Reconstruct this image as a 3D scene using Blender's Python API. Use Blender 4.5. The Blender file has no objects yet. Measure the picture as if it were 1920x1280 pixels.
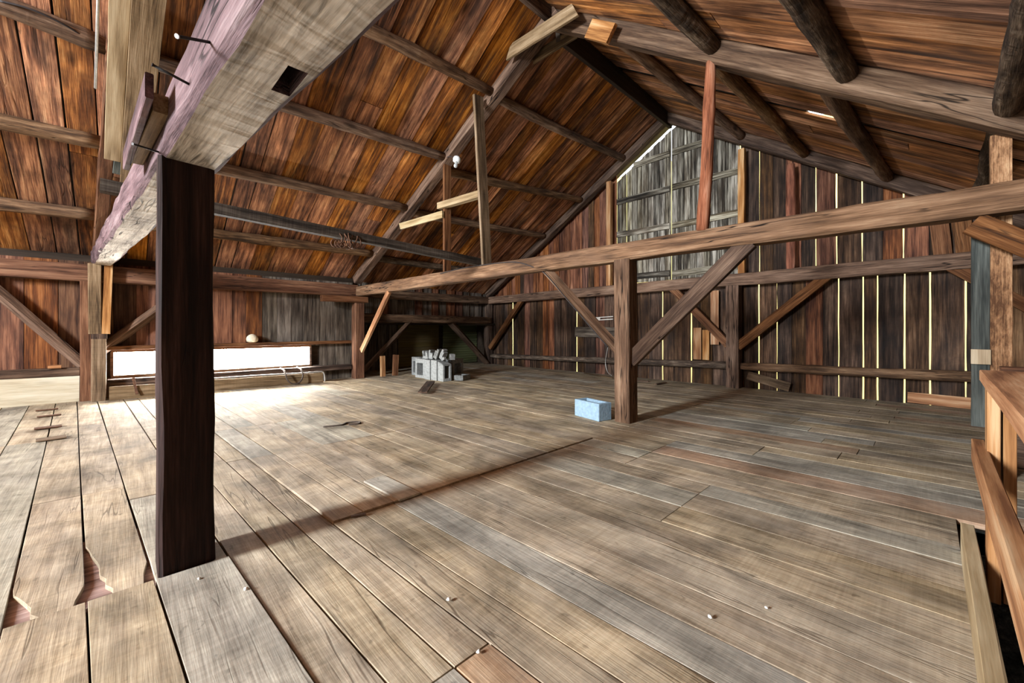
import bpy, bmesh, math, random
from mathutils import Vector, Matrix, noise

# ------------------------------------------------------------------ camera, world, light, exposure
scn = bpy.context.scene
col = scn.collection
F_PX, YAW, HOR, CAM_H = 755.0, math.radians(46.0), 616.3, 1.0
cam_d = bpy.data.cameras.new('camera')
cam_d.sensor_width = 36.0
cam_d.lens = F_PX / 1920 * 36.0
cam_d.shift_y = (HOR - 640) / 1920
cam_d.clip_start = 0.02
cam = bpy.data.objects.new('camera', cam_d)
cam.location = (0, 0, CAM_H)
cam.rotation_euler = (math.radians(90), 0, YAW - math.radians(90))
col.objects.link(cam)
scn.camera = cam

world = bpy.data.worlds.new('sky')
scn.world = world
world.use_nodes = True
bg = world.node_tree.nodes['Background']
bg.inputs[0].default_value = (0.86, 0.93, 1.0, 1)
bg.inputs[1].default_value = 2.6

def area(name, loc, rot, sx, sy, power, color):
    d = bpy.data.lights.new(name, 'AREA')
    d.shape = 'RECTANGLE'; d.size = sx; d.size_y = sy; d.energy = power; d.color = color
    o = bpy.data.objects.new(name, d); col.objects.link(o)
    o.location = loc; o.rotation_euler = rot
    return o
# daylight through the open hay-door hatch high in the gable end behind the camera
area('hatch_daylight', (-7.50, 2.84, 3.35), (math.radians(70), 0, math.radians(-90)), 1.05, 2.0, 1800, (0.90, 0.95, 1.0))
WINDOW_EMIT = 66.0

vs = scn.view_settings
vs.view_transform = 'Standard'
vs.look = 'None'
vs.gamma = 1.0
vs.use_curve_mapping = False
vs.exposure = 0.62
scn.cycles.max_bounces = 7
scn.cycles.diffuse_bounces = 5
scn.cycles.adaptive_threshold = 0.02
scn.cycles.use_denoising = True
scn.cycles.sample_clamp_indirect = 8.0

# ------------------------------------------------------------------ geometry helpers
CY, SY = math.cos(YAW), math.sin(YAW)
def ray(px, py):
    r = (px - 960) / F_PX
    return Vector((CY + r * SY, SY - r * CY, (HOR - py) / F_PX))
def U(px, py, x=None, y=None, z=None):
    d = ray(px, py)
    t = x / d.x if x is not None else (y / d.y if y is not None else (z - CAM_H) / d.z)
    return Vector((t * d.x, t * d.y, CAM_H + t * d.z))

# the roof is a slightly warped pair of planes between eaves and ridge (underside of boards)
def ridge(x):
    x = min(max(x, 0.0), 9)
    return 3.25 + 0.055 * (x - 3.8), 4.97 + 0.040 * (x - 3.8)
def eave_l(x):
    return 8.25 + 0.09 * max(0.0, x - 3.4), 2.10
def eave_r(x):
    x = min(max(x, 0.0), 9)
    return -1.10, 1.98 + 0.045 * (x - 3.8)
def roof_l(x, y):
    (ry, rz), (ey, ez) = ridge(x), eave_l(x)
    return rz + (ez - rz) * (y - ry) / (ey - ry)
def roof_r(x, y):
    (ry, rz), (ey, ez) = ridge(x), eave_r(x)
    return rz + (ez - rz) * (y - ry) / (ey - ry)
def UR(px, py, fn, off):
    """where the ray through a pixel meets a roof slope lowered by off"""
    d = ray(px, py); lo, hi = 0.2, 16.0
    g = lambda t: CAM_H + t * d.z - (fn(t * d.x, t * d.y) - off)
    a = g(lo)
    prev, tp = a, lo
    for i in range(1, 400):
        t = lo + (hi - lo) * i / 400
        v = g(t)
        if prev < 0 <= v:
            for _ in range(30):
                m = (tp + t) / 2
                if g(m) < 0: tp = m
                else: t = m
            break
        prev, tp = v, t
    return Vector((t * d.x, t * d.y, CAM_H + t * d.z))

def link(name, me, mat, parent=None, M=None):
    o = bpy.data.objects.new(name, me)
    col.objects.link(o)
    if mat is not None and not me.materials: me.materials.append(mat)
    M = M or Matrix.Identity(4)
    if parent is not None:
        o.parent = parent
        o.matrix_basis = parent_inv(parent) @ M
    else:
        o.matrix_basis = M
    return o
WORLD = {}
def parent_inv(p):
    M = Matrix.Identity(4)
    while p is not None:
        M = p.matrix_basis @ M
        p = p.parent
    return M.inverted()
def frame(O, ex, up):
    ex = Vector(ex).normalized(); up = Vector(up)
    ey = up.cross(ex).normalized(); ez = ex.cross(ey)
    M = Matrix.Identity(4)
    for i, a in enumerate((ex, ey, ez)):
        for j in range(3): M[j][i] = a[j]
    M.translation = Vector(O)
    return M
def loft(rings, cap=True, smooth=False):
    n = len(rings[0]); V = [v for r in rings for v in r]; Fs = []
    for k in range(len(rings) - 1):
        for i in range(n):
            j = (i + 1) % n
            Fs.append((k * n + i, k * n + j, (k + 1) * n + j, (k + 1) * n + i))
    if cap:
        Fs.append(tuple(range(n - 1, -1, -1)))
        m = (len(rings) - 1) * n
        Fs.append(tuple(m + i for i in range(n)))
    me = bpy.data.meshes.new('m')
    me.from_pydata([tuple(v) for v in V], [], Fs)
    bm = bmesh.new(); bm.from_mesh(me); bmesh.ops.recalc_face_normals(bm, faces=bm.faces[:]); bm.to_mesh(me); bm.free()
    if smooth:
        for p in me.polygons[:(len(rings) - 1) * n]: p.use_smooth = True
    return me
def tag(o, label, cat, group=None):
    o['label'] = label; o['category'] = cat
    if group: o['group'] = group
    return o
def struct(o): o['kind'] = 'structure'; return o
def thing(name, loc, label, cat, group=None):
    o = bpy.data.objects.new(name, None); col.objects.link(o); o.empty_display_size = .1
    o.matrix_basis = Matrix.Translation(Vector(loc))
    return tag(o, label, cat, group)
def root_struct(name):
    o = bpy.data.objects.new(name, None); col.objects.link(o); o.empty_display_size = .1
    return struct(o)

SEED = [1]
def rnd():
    SEED[0] += 1
    return random.Random(SEED[0] * 7919)

def timber(name, A, B, w, h, mat, up=(0, 0, 1), rough=.006, wane=.018, seg=None, parent=None, w2=None, h2=None, bow=0.0, sag=0.0):
    """hewn or sawn stick from A to B (centre line); w across, h along up"""
    R = rnd(); A, B = Vector(A), Vector(B); L = (B - A).length
    seg = seg or max(3, int(L / .22)); w2 = w2 or w; h2 = h2 or h
    o0 = R.uniform(0, 50); rings = []
    for k in range(seg + 1):
        f = k / seg; x = L * f
        ww, hh = (w + (w2 - w) * f) / 2, (h + (h2 - h) * f) / 2
        pts = []
        base = ((ww, hh - wane, 0), (ww - wane, hh, 1), (-ww + wane, hh, 2), (-ww, hh - wane, 3), (-ww, -hh + wane, 4), (-ww + wane, -hh, 5), (ww - wane, -hh, 6), (ww, -hh + wane, 7))
        dy = bow * math.sin(math.pi * f) + rough * .8 * noise.noise((x * .8, o0, 3.3))
        dz = sag * math.sin(math.pi * f) + rough * .8 * noise.noise((x * .8, o0, 9.3))
        for y, z, q in base:
            n1 = noise.noise((x * 2.4, o0 + q * 5.1, 1.7)) * rough
            n2 = noise.noise((x * 2.4, o0 + q * 5.1, 7.7)) * rough
            wv = wane * .8 * noise.noise((x * 1.5, o0 + (q // 2) * 9.0, 2.2))
            pts.append(Vector((x, y + dy + n1 - math.copysign(wv if q % 2 else 0, y), z + dz + n2 - math.copysign(0 if q % 2 else wv, z))))
        rings.append(pts)
    return link(name, loft(rings), mat, parent, frame(A, B - A, up))

def pole(name, A, B, r0, r1, mat, bend=.03, seg=None, parent=None, knob=.006, n=12):
    R = rnd(); A, B = Vector(A), Vector(B); L = (B - A).length
    seg = seg or max(8, int(L / .14)); o0 = R.uniform(0, 90); ph = R.uniform(0, 6.28); rings = []
    for k in range(seg + 1):
        f = k / seg; x = L * f
        r = r0 + (r1 - r0) * f
        r *= 1 + .10 * noise.noise((x * 2.1, o0, 0.5)) + (.10 if noise.noise((x * 6.0, o0, 4.5)) > .38 else 0)
        b = bend * (math.sin(math.pi * f) + .5 * math.sin(2.3 * math.pi * f + ph) * math.sin(math.pi * f))
        cy, cz = b * math.cos(ph), b * .4 * math.sin(ph)
        if k in (0, seg): r *= .9
        rings.append([Vector((x, cy + (r + knob * noise.noise((x * 5, i * 2.1, o0))) * math.cos(2 * math.pi * i / n), cz + (r + knob * noise.noise((x * 5, i * 2.1, o0 + 7))) * math.sin(2 * math.pi * i / n))) for i in range(n)])
    return link(name, loft(rings, smooth=True), mat, parent, frame(A, B - A, (0, 0, 1) if abs((B - A).normalized().z) < .9 else (0, 1, 0)))

def board(name, A, B, w, t, mat, up=(0, 0, 1), parent=None, wob=.003, seg=5, w2=None, cup=0.0, cut0=0.0, cut1=0.0, ch=.003):
    """sawn board, flat face along up; cut0/cut1 shear the ends (slope cuts)"""
    R = rnd(); A, B = Vector(A), Vector(B); L = (B - A).length; o0 = R.uniform(0, 99); w2 = w2 or w
    rings = []
    for k in range(seg + 1):
        f = k / seg; x = L * f
        ww = (w + (w2 - w) * f) / 2
        a = ww + wob * noise.noise((x * 1.9 + o0, 0, 0)) * 1.6; b = ww + wob * noise.noise((x * 1.9 + o0, 7, 0)) * 1.6
        z = cup * math.sin(math.pi * f)
        prof = ((a, t / 2 - ch), (a - ch, t / 2), (-b + ch, t / 2), (-b, t / 2 - ch), (-b, -t / 2 + ch), (-b + ch, -t / 2), (a - ch, -t / 2), (a, -t / 2 + ch))
        rings.append([Vector((x + (cut0 * y * (1 - f)) + cut1 * y * f, y, z + q)) for y, q in prof])
    return link(name, loft(rings), mat, parent, frame(A, B - A, up))

def tube(name, pts, r, mat, parent=None, n=6, closed=False):
    P = [Vector(p) for p in pts]; rings = []
    prev = None
    for i, p in enumerate(P):
        a = P[max(i - 1, 0)]; b = P[min(i + 1, len(P) - 1)]
        d = (b - a).normalized()
        s = prev or (Vector((0, 0, 1)) if abs(d.z) < .9 else Vector((1, 0, 0)))
        u = d.cross(s).normalized(); v = u.cross(d).normalized(); prev = v
        rr = r[i] if isinstance(r, (list, tuple)) else r
        rings.append([p + (u * math.cos(2 * math.pi * k / n) + v * math.sin(2 * math.pi * k / n)) * rr for k in range(n)])
    o = P[0]
    rings = [[q - o for q in rg] for rg in rings]
    return link(name, loft(rings, smooth=True), mat, parent, Matrix.Translation(o))
def smooth_path(pts, n=6):
    P = [Vector(p) for p in pts]; out = []
    for i in range(len(P) - 1):
        p0, p1, p2, p3 = P[max(i - 1, 0)], P[i], P[i + 1], P[min(i + 2, len(P) - 1)]
        for k in range(n):
            t = k / n
            out.append(.5 * ((2 * p1) + (p2 - p0) * t + (2 * p0 - 5 * p1 + 4 * p2 - p3) * t * t + (-p0 + 3 * p1 - 3 * p2 + p3) * t ** 3))
    return out + [P[-1]]
def slab(name, lo, hi, mat, parent=None):
    lo, hi = Vector(lo), Vector(hi); c = (lo + hi) / 2; s = (hi - lo) / 2
    me = bpy.data.meshes.new('m')
    V = [(x * s.x, y * s.y, z * s.z) for x in (-1, 1) for y in (-1, 1) for z in (-1, 1)]
    me.from_pydata(V, [], [(0, 1, 3, 2), (4, 6, 7, 5), (0, 4, 5, 1), (2, 3, 7, 6), (0, 2, 6, 4), (1, 5, 7, 3)])
    return link(name, me, mat, parent, Matrix.Translation(c))
def prism(name, outline, axis_o, eu, ev, en, t, mat, parent=None, holes=()):
    """polygon outline in (eu, ev) extruded by t along en"""
    pass

# ------------------------------------------------------------------ materials
def N(nt, t, **kw):
    n = nt.nodes.new(t)
    for k, v in kw.items(): setattr(n, k, v)
    return n
def wood(name, cols, streak=(1.1, 24.0), fine=120, ring=9.0, ringw=.12, knots=.6, rv=.5, rh=.008, rs=.2, blotch=None, bl=.5, bls=1.6, rough=.82, bump=.25, hew=0.0, saw=0.0, spec=.2, contrast=1.0, alt=None, altp=.3, tone=.6, crack=0.0, dust=None, du=.5, speck=0.0, mott=0.0):
    m = bpy.data.materials.new(name); m.use_nodes = True; nt = m.node_tree; L = nt.links.new
    bs = nt.nodes['Principled BSDF']
    tc = N(nt, 'ShaderNodeTexCoord'); oi = N(nt, 'ShaderNodeObjectInfo')
    off = N(nt, 'ShaderNodeVectorMath', operation='SCALE'); off.inputs[0].default_value = (91.7, 37.3, 53.9); L(oi.outputs['Random'], off.inputs['Scale'])
    co = N(nt, 'ShaderNodeVectorMath', operation='ADD'); L(tc.outputs['Object'], co.inputs[0]); L(off.outputs[0], co.inputs[1])
    def mul(vec):
        q = N(nt, 'ShaderNodeVectorMath', operation='MULTIPLY'); L(co.outputs[0], q.inputs[0]); q.inputs[1].default_value = vec; return q.outputs[0]
    def noi(vec, detail, rough_, dist=0.0):
        n = N(nt, 'ShaderNodeTexNoise'); L(vec, n.inputs['Vector']); n.inputs['Scale'].default_value = 1.0
        n.inputs['Detail'].default_value = detail; n.inputs['Roughness'].default_value = rough_; n.inputs['Distortion'].default_value = dist
        return n.outputs['Fac']
    def mth(op, a, b=None, clamp=False):
        q = N(nt, 'ShaderNodeMath', operation=op); q.use_clamp = clamp
        for i, v in enumerate((a, b)):
            if v is None: continue
            if isinstance(v, (int, float)): q.inputs[i].default_value = v
            else: L(v, q.inputs[i])
        return q.outputs[0]
    def dev(v, k): return mth('MULTIPLY', mth('SUBTRACT', v, .5), k)
    T = noi(mul((.9, 4.0, 4.0)), 3, .55, .3)
    A = noi(mul((streak[0], streak[1], streak[1])), 5, .68, .25)
    B = noi(mul((5.0, fine, fine)), 2, .6)
    Cn = noi(mul((.32, 3.1, 3.1)), 2, .5, .2)
    rg = mth('ADD', mth('MULTIPLY', mth('SINE', mth('MULTIPLY', Cn, ring * 6.283)), .5), .5)
    val = mth('ADD', mth('ADD', dev(T, 1.3 * tone), dev(A, 1.25)), mth('ADD', dev(B, .55), dev(rg, ringw)))
    if saw:
        mp = N(nt, 'ShaderNodeMapping'); L(co.outputs[0], mp.inputs[0]); mp.inputs['Rotation'].default_value = (0, 0, .75); mp.inputs['Scale'].default_value = (85, 3, 3)
        val = mth('ADD', val, dev(noi(mp.outputs[0], 2, .6), saw))
    val = mth('ADD', mth('MULTIPLY', val, 1.25 * contrast), .5, True)
    cr = N(nt, 'ShaderNodeValToRGB'); L(val, cr.inputs[0])
    els = cr.color_ramp.elements
    while len(els) < len(cols): els.new(.5)
    for e, (p, c) in zip(els, cols): e.position = p; e.color = (*c, 1)
    out = cr.outputs[0]
    def mix(fac, a, b, bt='MIX'):
        q = N(nt, 'ShaderNodeMix', data_type='RGBA', blend_type=bt)
        for i, v in ((0, fac), (6, a), (7, b)):
            if isinstance(v, (int, float)): q.inputs[i].default_value = v
            elif isinstance(v, tuple): q.inputs[i].default_value = (*v, 1)
            else: L(v, q.inputs[i])
        return q.outputs[2]
    def mr(v, a, b, c=0.0, d=1.0):
        q = N(nt, 'ShaderNodeMapRange'); L(v, q.inputs[0])
        for i, k in enumerate((a, b, c, d)): q.inputs[i + 1].default_value = k
        return q.outputs[0]
    if alt is not None:   # some boards are of another, greyer cast altogether
        fr = mth('FRACT', mth('MULTIPLY', oi.outputs['Random'], 17.31))
        out = mix(mth('MULTIPLY', mth('LESS_THAN', fr, altp), .75), out, mix(1.0, out, alt, 'MULTIPLY'))
    if blotch is not None:
        bn = noi(mul((bls * .8, bls * 2.6, bls * 2.6)), 4, .62, .6)
        out = mix(mth('MULTIPLY', mr(bn, .47, .68), bl), out, blotch)
    if dust is not None:
        dn = noi(mul((2.6, 4.2, 4.2)), 5, .68, .3)
        out = mix(mth('MULTIPLY', mr(dn, .42, .66), du), out, dust)
    if knots:
        vo = N(nt, 'ShaderNodeTexVoronoi'); L(mul((1.5, 4.2, 4.2)), vo.inputs['Vector']); vo.inputs['Scale'].default_value = 1.0
        k = mr(vo.outputs['Distance'], .05, .17, 1.0, 0.0)
        out = mix(mth('MULTIPLY', k, knots), out, tuple(c * .45 for c in cols[0][1]))
    if speck:
        vs2 = N(nt, 'ShaderNodeTexVoronoi'); wv = N(nt, 'ShaderNodeVectorMath', operation='ADD'); L(mul((7.0, 15.0, 15.0)), wv.inputs[0]); wn = N(nt, 'ShaderNodeTexNoise'); wn.inputs['Scale'].default_value = 22.0; L(co.outputs[0], wn.inputs['Vector']); L(wn.outputs['Color'], wv.inputs[1]); L(wv.outputs[0], vs2.inputs['Vector']); vs2.inputs['Scale'].default_value = 1.0
        sk = mr(vs2.outputs['Distance'], .07, .16, 1.0, 0.0)
        out = mix(mth('MULTIPLY', sk, speck), out, tuple(c * .4 for c in cols[0][1]))
    if crack:
        cn = noi(mul((.45, 7.0, 7.0)), 3, .6, .15)
        ck = mr(mth('ABSOLUTE', mth('SUBTRACT', cn, .53)), .003, .012, 1.0, 0.0)
        gate = mr(noi(mul((1.3, 3.0, 3.0)), 2, .5), .46, .54)
        out = mix(mth('MULTIPLY', mth('MULTIPLY', ck, gate), crack), out, tuple(c * .3 for c in cols[0][1]))
    if mott:   # traffic wear and staining that runs on across neighbouring boards
        ge = N(nt, 'ShaderNodeNewGeometry'); mo = N(nt, 'ShaderNodeTexNoise'); L(ge.outputs['Position'], mo.inputs['Vector'])
        mo.inputs['Scale'].default_value = 2.1; mo.inputs['Detail'].default_value = 6; mo.inputs['Roughness'].default_value = .68; mo.inputs['Distortion'].default_value = .4
        f1 = mr(mo.outputs['Fac'], .36, .64, 1 - mott, 1 + mott * .7)
        gv = N(nt, 'ShaderNodeCombineColor'); [L(f1, gv.inputs[k_]) for k_ in range(3)]
        out = mix(1.0, out, gv.outputs[0], 'MULTIPLY')
    hs = N(nt, 'ShaderNodeHueSaturation'); L(out, hs.inputs['Color'])
    r2 = mth('FRACT', mth('MULTIPLY', oi.outputs['Random'], 7.77)); r3 = mth('FRACT', mth('MULTIPLY', oi.outputs['Random'], 29.13))
    L(mth('ADD', dev(r2, rv), 1.0), hs.inputs['Value'])
    L(mth('ADD', dev(r3, rh), .5), hs.inputs['Hue'])
    L(mth('ADD', dev(r3, rs), 1.0), hs.inputs['Saturation'])
    L(hs.outputs[0], bs.inputs['Base Color'])
    bs.inputs['Roughness'].default_value = rough
    bs.inputs['Specular IOR Level'].default_value = spec
    hgt = mth('ADD', mth('MULTIPLY', A, .55), mth('MULTIPLY', B, .35))
    if hew:
        hn = noi(mul((9.0, 3.0, 3.0)), 3, .5, .5)
        hgt = mth('ADD', hgt, mth('MULTIPLY', hn, hew))
    if crack: hgt = mth('SUBTRACT', hgt, mth('MULTIPLY', mth('MULTIPLY', ck, gate), 1.2 * crack))
    bp = N(nt, 'ShaderNodeBump'); bp.inputs['Strength'].default_value = bump; bp.inputs['Distance'].default_value = .02
    L(hgt, bp.inputs['Height']); L(bp.outputs[0], bs.inputs['Normal'])
    return m
def plain(name, c, rough=.7, var=.25, scale=18.0, bump=.15, metallic=0.0, c2=None):
    m = bpy.data.materials.new(name); m.use_nodes = True; nt = m.node_tree; L = nt.links.new
    bs = nt.nodes['Principled BSDF']; tc = N(nt, 'ShaderNodeTexCoord'); n = N(nt, 'ShaderNodeTexNoise')
    n.inputs['Scale'].default_value = scale; n.inputs['Detail'].default_value = 5; L(tc.outputs['Object'], n.inputs['Vector'])
    cr = N(nt, 'ShaderNodeValToRGB'); L(n.outputs['Fac'], cr.inputs[0])
    cr.color_ramp.elements[0].position = .3; cr.color_ramp.elements[1].position = .7
    cr.color_ramp.elements[0].color = (*(x * (1 - var) for x in (c2 or c)), 1); cr.color_ramp.elements[1].color = (*(min(1, x * (1 + var * .5)) for x in c), 1)
    L(cr.outputs[0], bs.inputs['Base Color']); bs.inputs['Roughness'].default_value = rough; bs.inputs['Metallic'].default_value = metallic
    bs.inputs['Specular IOR Level'].default_value = .25
    bp = N(nt, 'ShaderNodeBump'); bp.inputs['Strength'].default_value = bump; bp.inputs['Distance'].default_value = .01
    L(n.outputs['Fac'], bp.inputs['Height']); L(bp.outputs[0], bs.inputs['Normal'])
    return m

M = {}
def ramp(d, m, l, h): return [(.12, d), (.42, m), (.66, l), (.95, h)]
M['roof_l'] = wood('roof_boards_warm', ramp((0.0513, 0.0228, 0.0129), (0.2475, 0.0944, 0.0369), (0.5301, 0.2236, 0.0810), (0.8419, 0.4470, 0.1860)), rv=.75, rs=.3, blotch=(.040, .024, .018), bl=.75, bls=1.3, knots=.75, bump=.3, alt=(.68, .70, .72), altp=.22, crack=.5, mott=.3)
M['roof_r'] = wood('roof_boards_tan', ramp((0.0562, 0.0288, 0.0187), (0.2563, 0.1181, 0.0590), (0.5630, 0.2736, 0.1325), (0.9274, 0.5717, 0.3226)), rv=.6, rs=.3, blotch=(.045, .032, .028), bl=.7, bls=1.5, knots=.6, bump=.35, streak=(.9, 20), alt=(.72, .72, .74), altp=.3, mott=.25)
M['gable'] = wood('gable_boards_dark', ramp((0.0110, 0.0058, 0.0036), (0.0480, 0.0252, 0.0135), (0.1080, 0.0582, 0.0315), (0.2000, 0.1212, 0.0702)), rv=.8, rs=.4, blotch=(.02, .016, .015), bl=.65, bls=1.5, knots=.5, bump=.35, streak=(.9, 26), alt=(.66, .64, .62), altp=.25, mott=.3)
M['gable_red'] = wood('gable_boards_red', ramp((.022, .009, .006), (.095, .036, .019), (.20, .08, .04), (.32, .16, .09)), rv=.6, rs=.3, knots=.5, bump=.3)
M['door'] = wood('weathered_grey_boards', ramp((0.0154, 0.0122, 0.0089), (0.0911, 0.0782, 0.0575), (0.2311, 0.2108, 0.1662), (0.3922, 0.3672, 0.3004)), rv=.9, rs=.5, knots=.6, bump=.4, streak=(.8, 30), contrast=1.6, blotch=(.07, .05, .03), bl=.6)
M['eave'] = wood('eave_boards_brown', ramp((0.0209, 0.0080, 0.0046), (0.0997, 0.0357, 0.0160), (0.1900, 0.0741, 0.0312), (0.3040, 0.1384, 0.0646)), rv=.5, rs=.3, knots=.6, bump=.25, alt=(.6, .8, .9), altp=.25, blotch=(.04, .022, .015), bl=.5)
M['eave_grey'] = wood('eave_boards_grey', ramp((.02, .015, .012), (.075, .06, .047), (.145, .12, .095), (.25, .215, .175)), rv=.4, knots=.4)
FD = (.38, .33, .255)
M['floor'] = wood('floor_boards', ramp((0.1475, 0.1029, 0.0595), (0.3033, 0.2371, 0.1508), (0.4201, 0.3400, 0.2283), (0.5216, 0.4464, 0.3260)), rv=.22, rs=.18, rh=.004, knots=.35, bump=.2, blotch=(.125, .095, .068), bl=.6, bls=2.0, saw=.4, alt=(.93, .96, 1.0), altp=.35, contrast=.8, spec=.2, rough=.78, tone=.4, crack=.5, dust=FD, du=.45, speck=.4, mott=.42)
M['floor_orange'] = wood('floor_boards_orange', ramp((0.1368, 0.0759, 0.0414), (0.3036, 0.1898, 0.1104), (0.4094, 0.2737, 0.1667), (0.4853, 0.3645, 0.2507)), rv=.2, knots=.35, bump=.2, blotch=(.13, .09, .065), bl=.5, saw=.3, contrast=.8, dust=FD, du=.4, speck=.4, mott=.4)
M['floor_blue'] = wood('floor_boards_grey', ramp((0.1553, 0.1340, 0.1011), (0.3024, 0.2755, 0.2142), (0.4036, 0.3732, 0.2939), (0.4965, 0.4566, 0.3579)), rv=.16, knots=.3, bump=.2, blotch=(.13, .118, .10), bl=.6, saw=.4, contrast=.8, crack=.4, speck=.4, dust=(.39, .365, .305), du=.4, mott=.4)
M['tie1'] = wood('hewn_beam_mauve', ramp((0.0180, 0.0095, 0.0108), (0.0690, 0.0402, 0.0432), (0.1290, 0.0837, 0.0870), (0.2280, 0.1730, 0.1710)), streak=(1.2, 16), ringw=.1, knots=.35, bump=.5, hew=1.4, blotch=(.20, .125, .13), bl=.4, rv=.1, rs=.1, crack=1.0)
M['tie1_under_bounce'] = wood('hewn_underside_pale_bounce', ramp((0.1350, 0.1148, 0.0945), (0.4455, 0.4050, 0.3578), (0.6750, 0.6345, 0.5805), (0.8910, 0.8505, 0.7830)), streak=(1.2, 14), ringw=.08, knots=.3, bump=.6, hew=2.2, blotch=(.22, .18, .14), bl=.5, rv=.05, rs=.05, crack=1.0)  # pale hewn tone, brightened in colour to stand in for floor bounce light
M['post1'] = wood('hewn_post_dark_red', ramp((0.0045, 0.0022, 0.0017), (0.0146, 0.0062, 0.0045), (0.0280, 0.0123, 0.0090), (0.0672, 0.0392, 0.0336)), ringw=.1, knots=.2, bump=.35, hew=.6, rv=.1, crack=.8)
M['beam'] = wood('hewn_beam_brown', ramp((0.0281, 0.0151, 0.0090), (0.1061, 0.0593, 0.0348), (0.1872, 0.1119, 0.0702), (0.2870, 0.1937, 0.1264)), streak=(1.2, 18), knots=.5, bump=.45, hew=.9, rv=.3, rs=.3, blotch=(.09, .055, .038), bl=.5, crack=1.0)
M['beam_dark'] = wood('hewn_beam_dark', ramp((0.0164, 0.0098, 0.0066), (0.0640, 0.0377, 0.0246), (0.1230, 0.0779, 0.0517), (0.2214, 0.1517, 0.1066)), streak=(1.2, 18), knots=.5, bump=.45, hew=.7, rv=.4, rs=.3, blotch=(.04, .026, .02), bl=.5, crack=.9)
M['brace'] = wood('sawn_brace_russet', ramp((0.0299, 0.0121, 0.0053), (0.1084, 0.0445, 0.0194), (0.1795, 0.0823, 0.0390), (0.2768, 0.1485, 0.0763)), knots=.4, bump=.3, rv=.3, crack=.6)
M['sawn'] = wood('sawn_timber_greybrown', ramp((0.0140, 0.0105, 0.0074), (0.0421, 0.0323, 0.0232), (0.0737, 0.0597, 0.0446), (0.1158, 0.1000, 0.0790)), knots=.3, bump=.3, rv=.2, saw=.5)
M['pole'] = wood('peeled_pole', ramp((0.0340, 0.0187, 0.0110), (0.1232, 0.0697, 0.0391), (0.2210, 0.1360, 0.0808), (0.3485, 0.2422, 0.1573)), streak=(2.0, 22), knots=.75, bump=.5, hew=.5, rv=.4, rs=.3, blotch=(.05, .03, .02), bl=.55, bls=3, crack=.5)
M['bark'] = wood('bark_pole', ramp((.015, .010, .007), (.062, .042, .028), (.13, .093, .063), (.32, .255, .19)), streak=(4, 22), knots=.5, bump=.9, hew=1.2, rv=.4, blotch=(.02, .014, .011), bl=.5, bls=3)
M['redpole'] = wood('peeled_red_pole', ramp((.05, .018, .011), (.165, .060, .036), (.28, .115, .072), (.42, .23, .16)), streak=(1.5, 24), knots=.5, bump=.4, rv=.2, crack=.6)
M['pale'] = wood('new_pale_lumber', ramp((.20, .135, .065), (.34, .25, .135), (.43, .335, .20), (.52, .43, .28)), streak=(.6, 14), ring=8, ringw=.25, knots=.5, bump=.12, rv=.15, rs=.2, spec=.3, rough=.6)
M['tan'] = wood('aged_plank_tan', ramp((0.0440, 0.0272, 0.0144), (0.1320, 0.0864, 0.0480), (0.2080, 0.1440, 0.0864), (0.3040, 0.2280, 0.1520)), knots=.4, bump=.3, rv=.2, saw=.12)
M['rail'] = wood('sawn_rail_orange', ramp((0.1615, 0.0666, 0.0270), (0.3069, 0.1450, 0.0604), (0.3957, 0.2115, 0.0995), (0.5007, 0.3290, 0.1848)), streak=(.9, 22), ring=9, ringw=.3, knots=.35, bump=.2, rv=.25, rs=.15)
M['rough'] = wood('rough_sawn_post', ramp((0.0995, 0.0421, 0.0133), (0.2532, 0.1227, 0.0424), (0.3798, 0.1995, 0.0787), (0.5065, 0.3069, 0.1393)), streak=(12, 40), fine=160, knots=.3, bump=.9, rv=.15, contrast=1.3)
M['greyplank'] = wood('blue_grey_plank', ramp((0.0107, 0.0120, 0.0110), (0.0398, 0.0450, 0.0414), (0.0803, 0.0878, 0.0794), (0.1454, 0.1537, 0.1380)), knots=.8, bump=.3, rv=.15)
M['subfloor_red'] = wood('subfloor_mauve', ramp((.09, .055, .045), (.2, .13, .11), (.28, .195, .17), (.36, .27, .24)), knots=.2, bump=.2)
M['cream'] = wood('cream_painted_board', ramp((0.3570, 0.3060, 0.2040), (0.4760, 0.4250, 0.2975), (0.5355, 0.4930, 0.3655), (0.5950, 0.5610, 0.4420)), knots=.25, bump=.1, rv=.08, rough=.55, blotch=(.38, .3, .19), bl=.3, bls=4)
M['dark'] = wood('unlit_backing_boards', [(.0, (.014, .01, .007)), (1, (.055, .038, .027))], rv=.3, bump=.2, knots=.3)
M['ochre'] = wood('ochre_panel', [(.0, (.07, .055, .02)), (1, (.17, .13, .05))], bump=.2, knots=0, rv=.1)
M['green'] = wood('olive_panel', [(.0, (.05, .06, .025)), (1, (.13, .14, .065))], bump=.2, knots=0, rv=.25)
M['concrete'] = plain('concrete', (.25, .262, .255), .9, .3, 30, .4)
M['concrete_dark'] = plain('concrete_weathered', (.2, .205, .195), .92, .45, 22, .6)
M['blue'] = plain('pale_blue_block', (.24, .35, .44), .85, .18, 35, .3)
M['iron'] = plain('dark_iron', (.03, .028, .027), .55, .4, 40, .3, .7)
M['rust'] = plain('rusty_iron', (.12, .06, .035), .8, .5, 40, .5, .3)
M['galv'] = plain('galvanised_pipe', (.45, .44, .41), .45, .2, 30, .1, .6)
M['cable'] = plain('black_cable', (.03, .025, .025), .6, .2)
M['porcelain'] = plain('white_porcelain', (.75, .77, .76), .3, .08, 10, .02)
M['nest'] = plain('papery_ivory', (.68, .60, .44), .9, .3, 14, .5)
M['shingle'] = plain('roof_covering', (.05, .045, .04), .95, .4, 5, .2)
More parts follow.
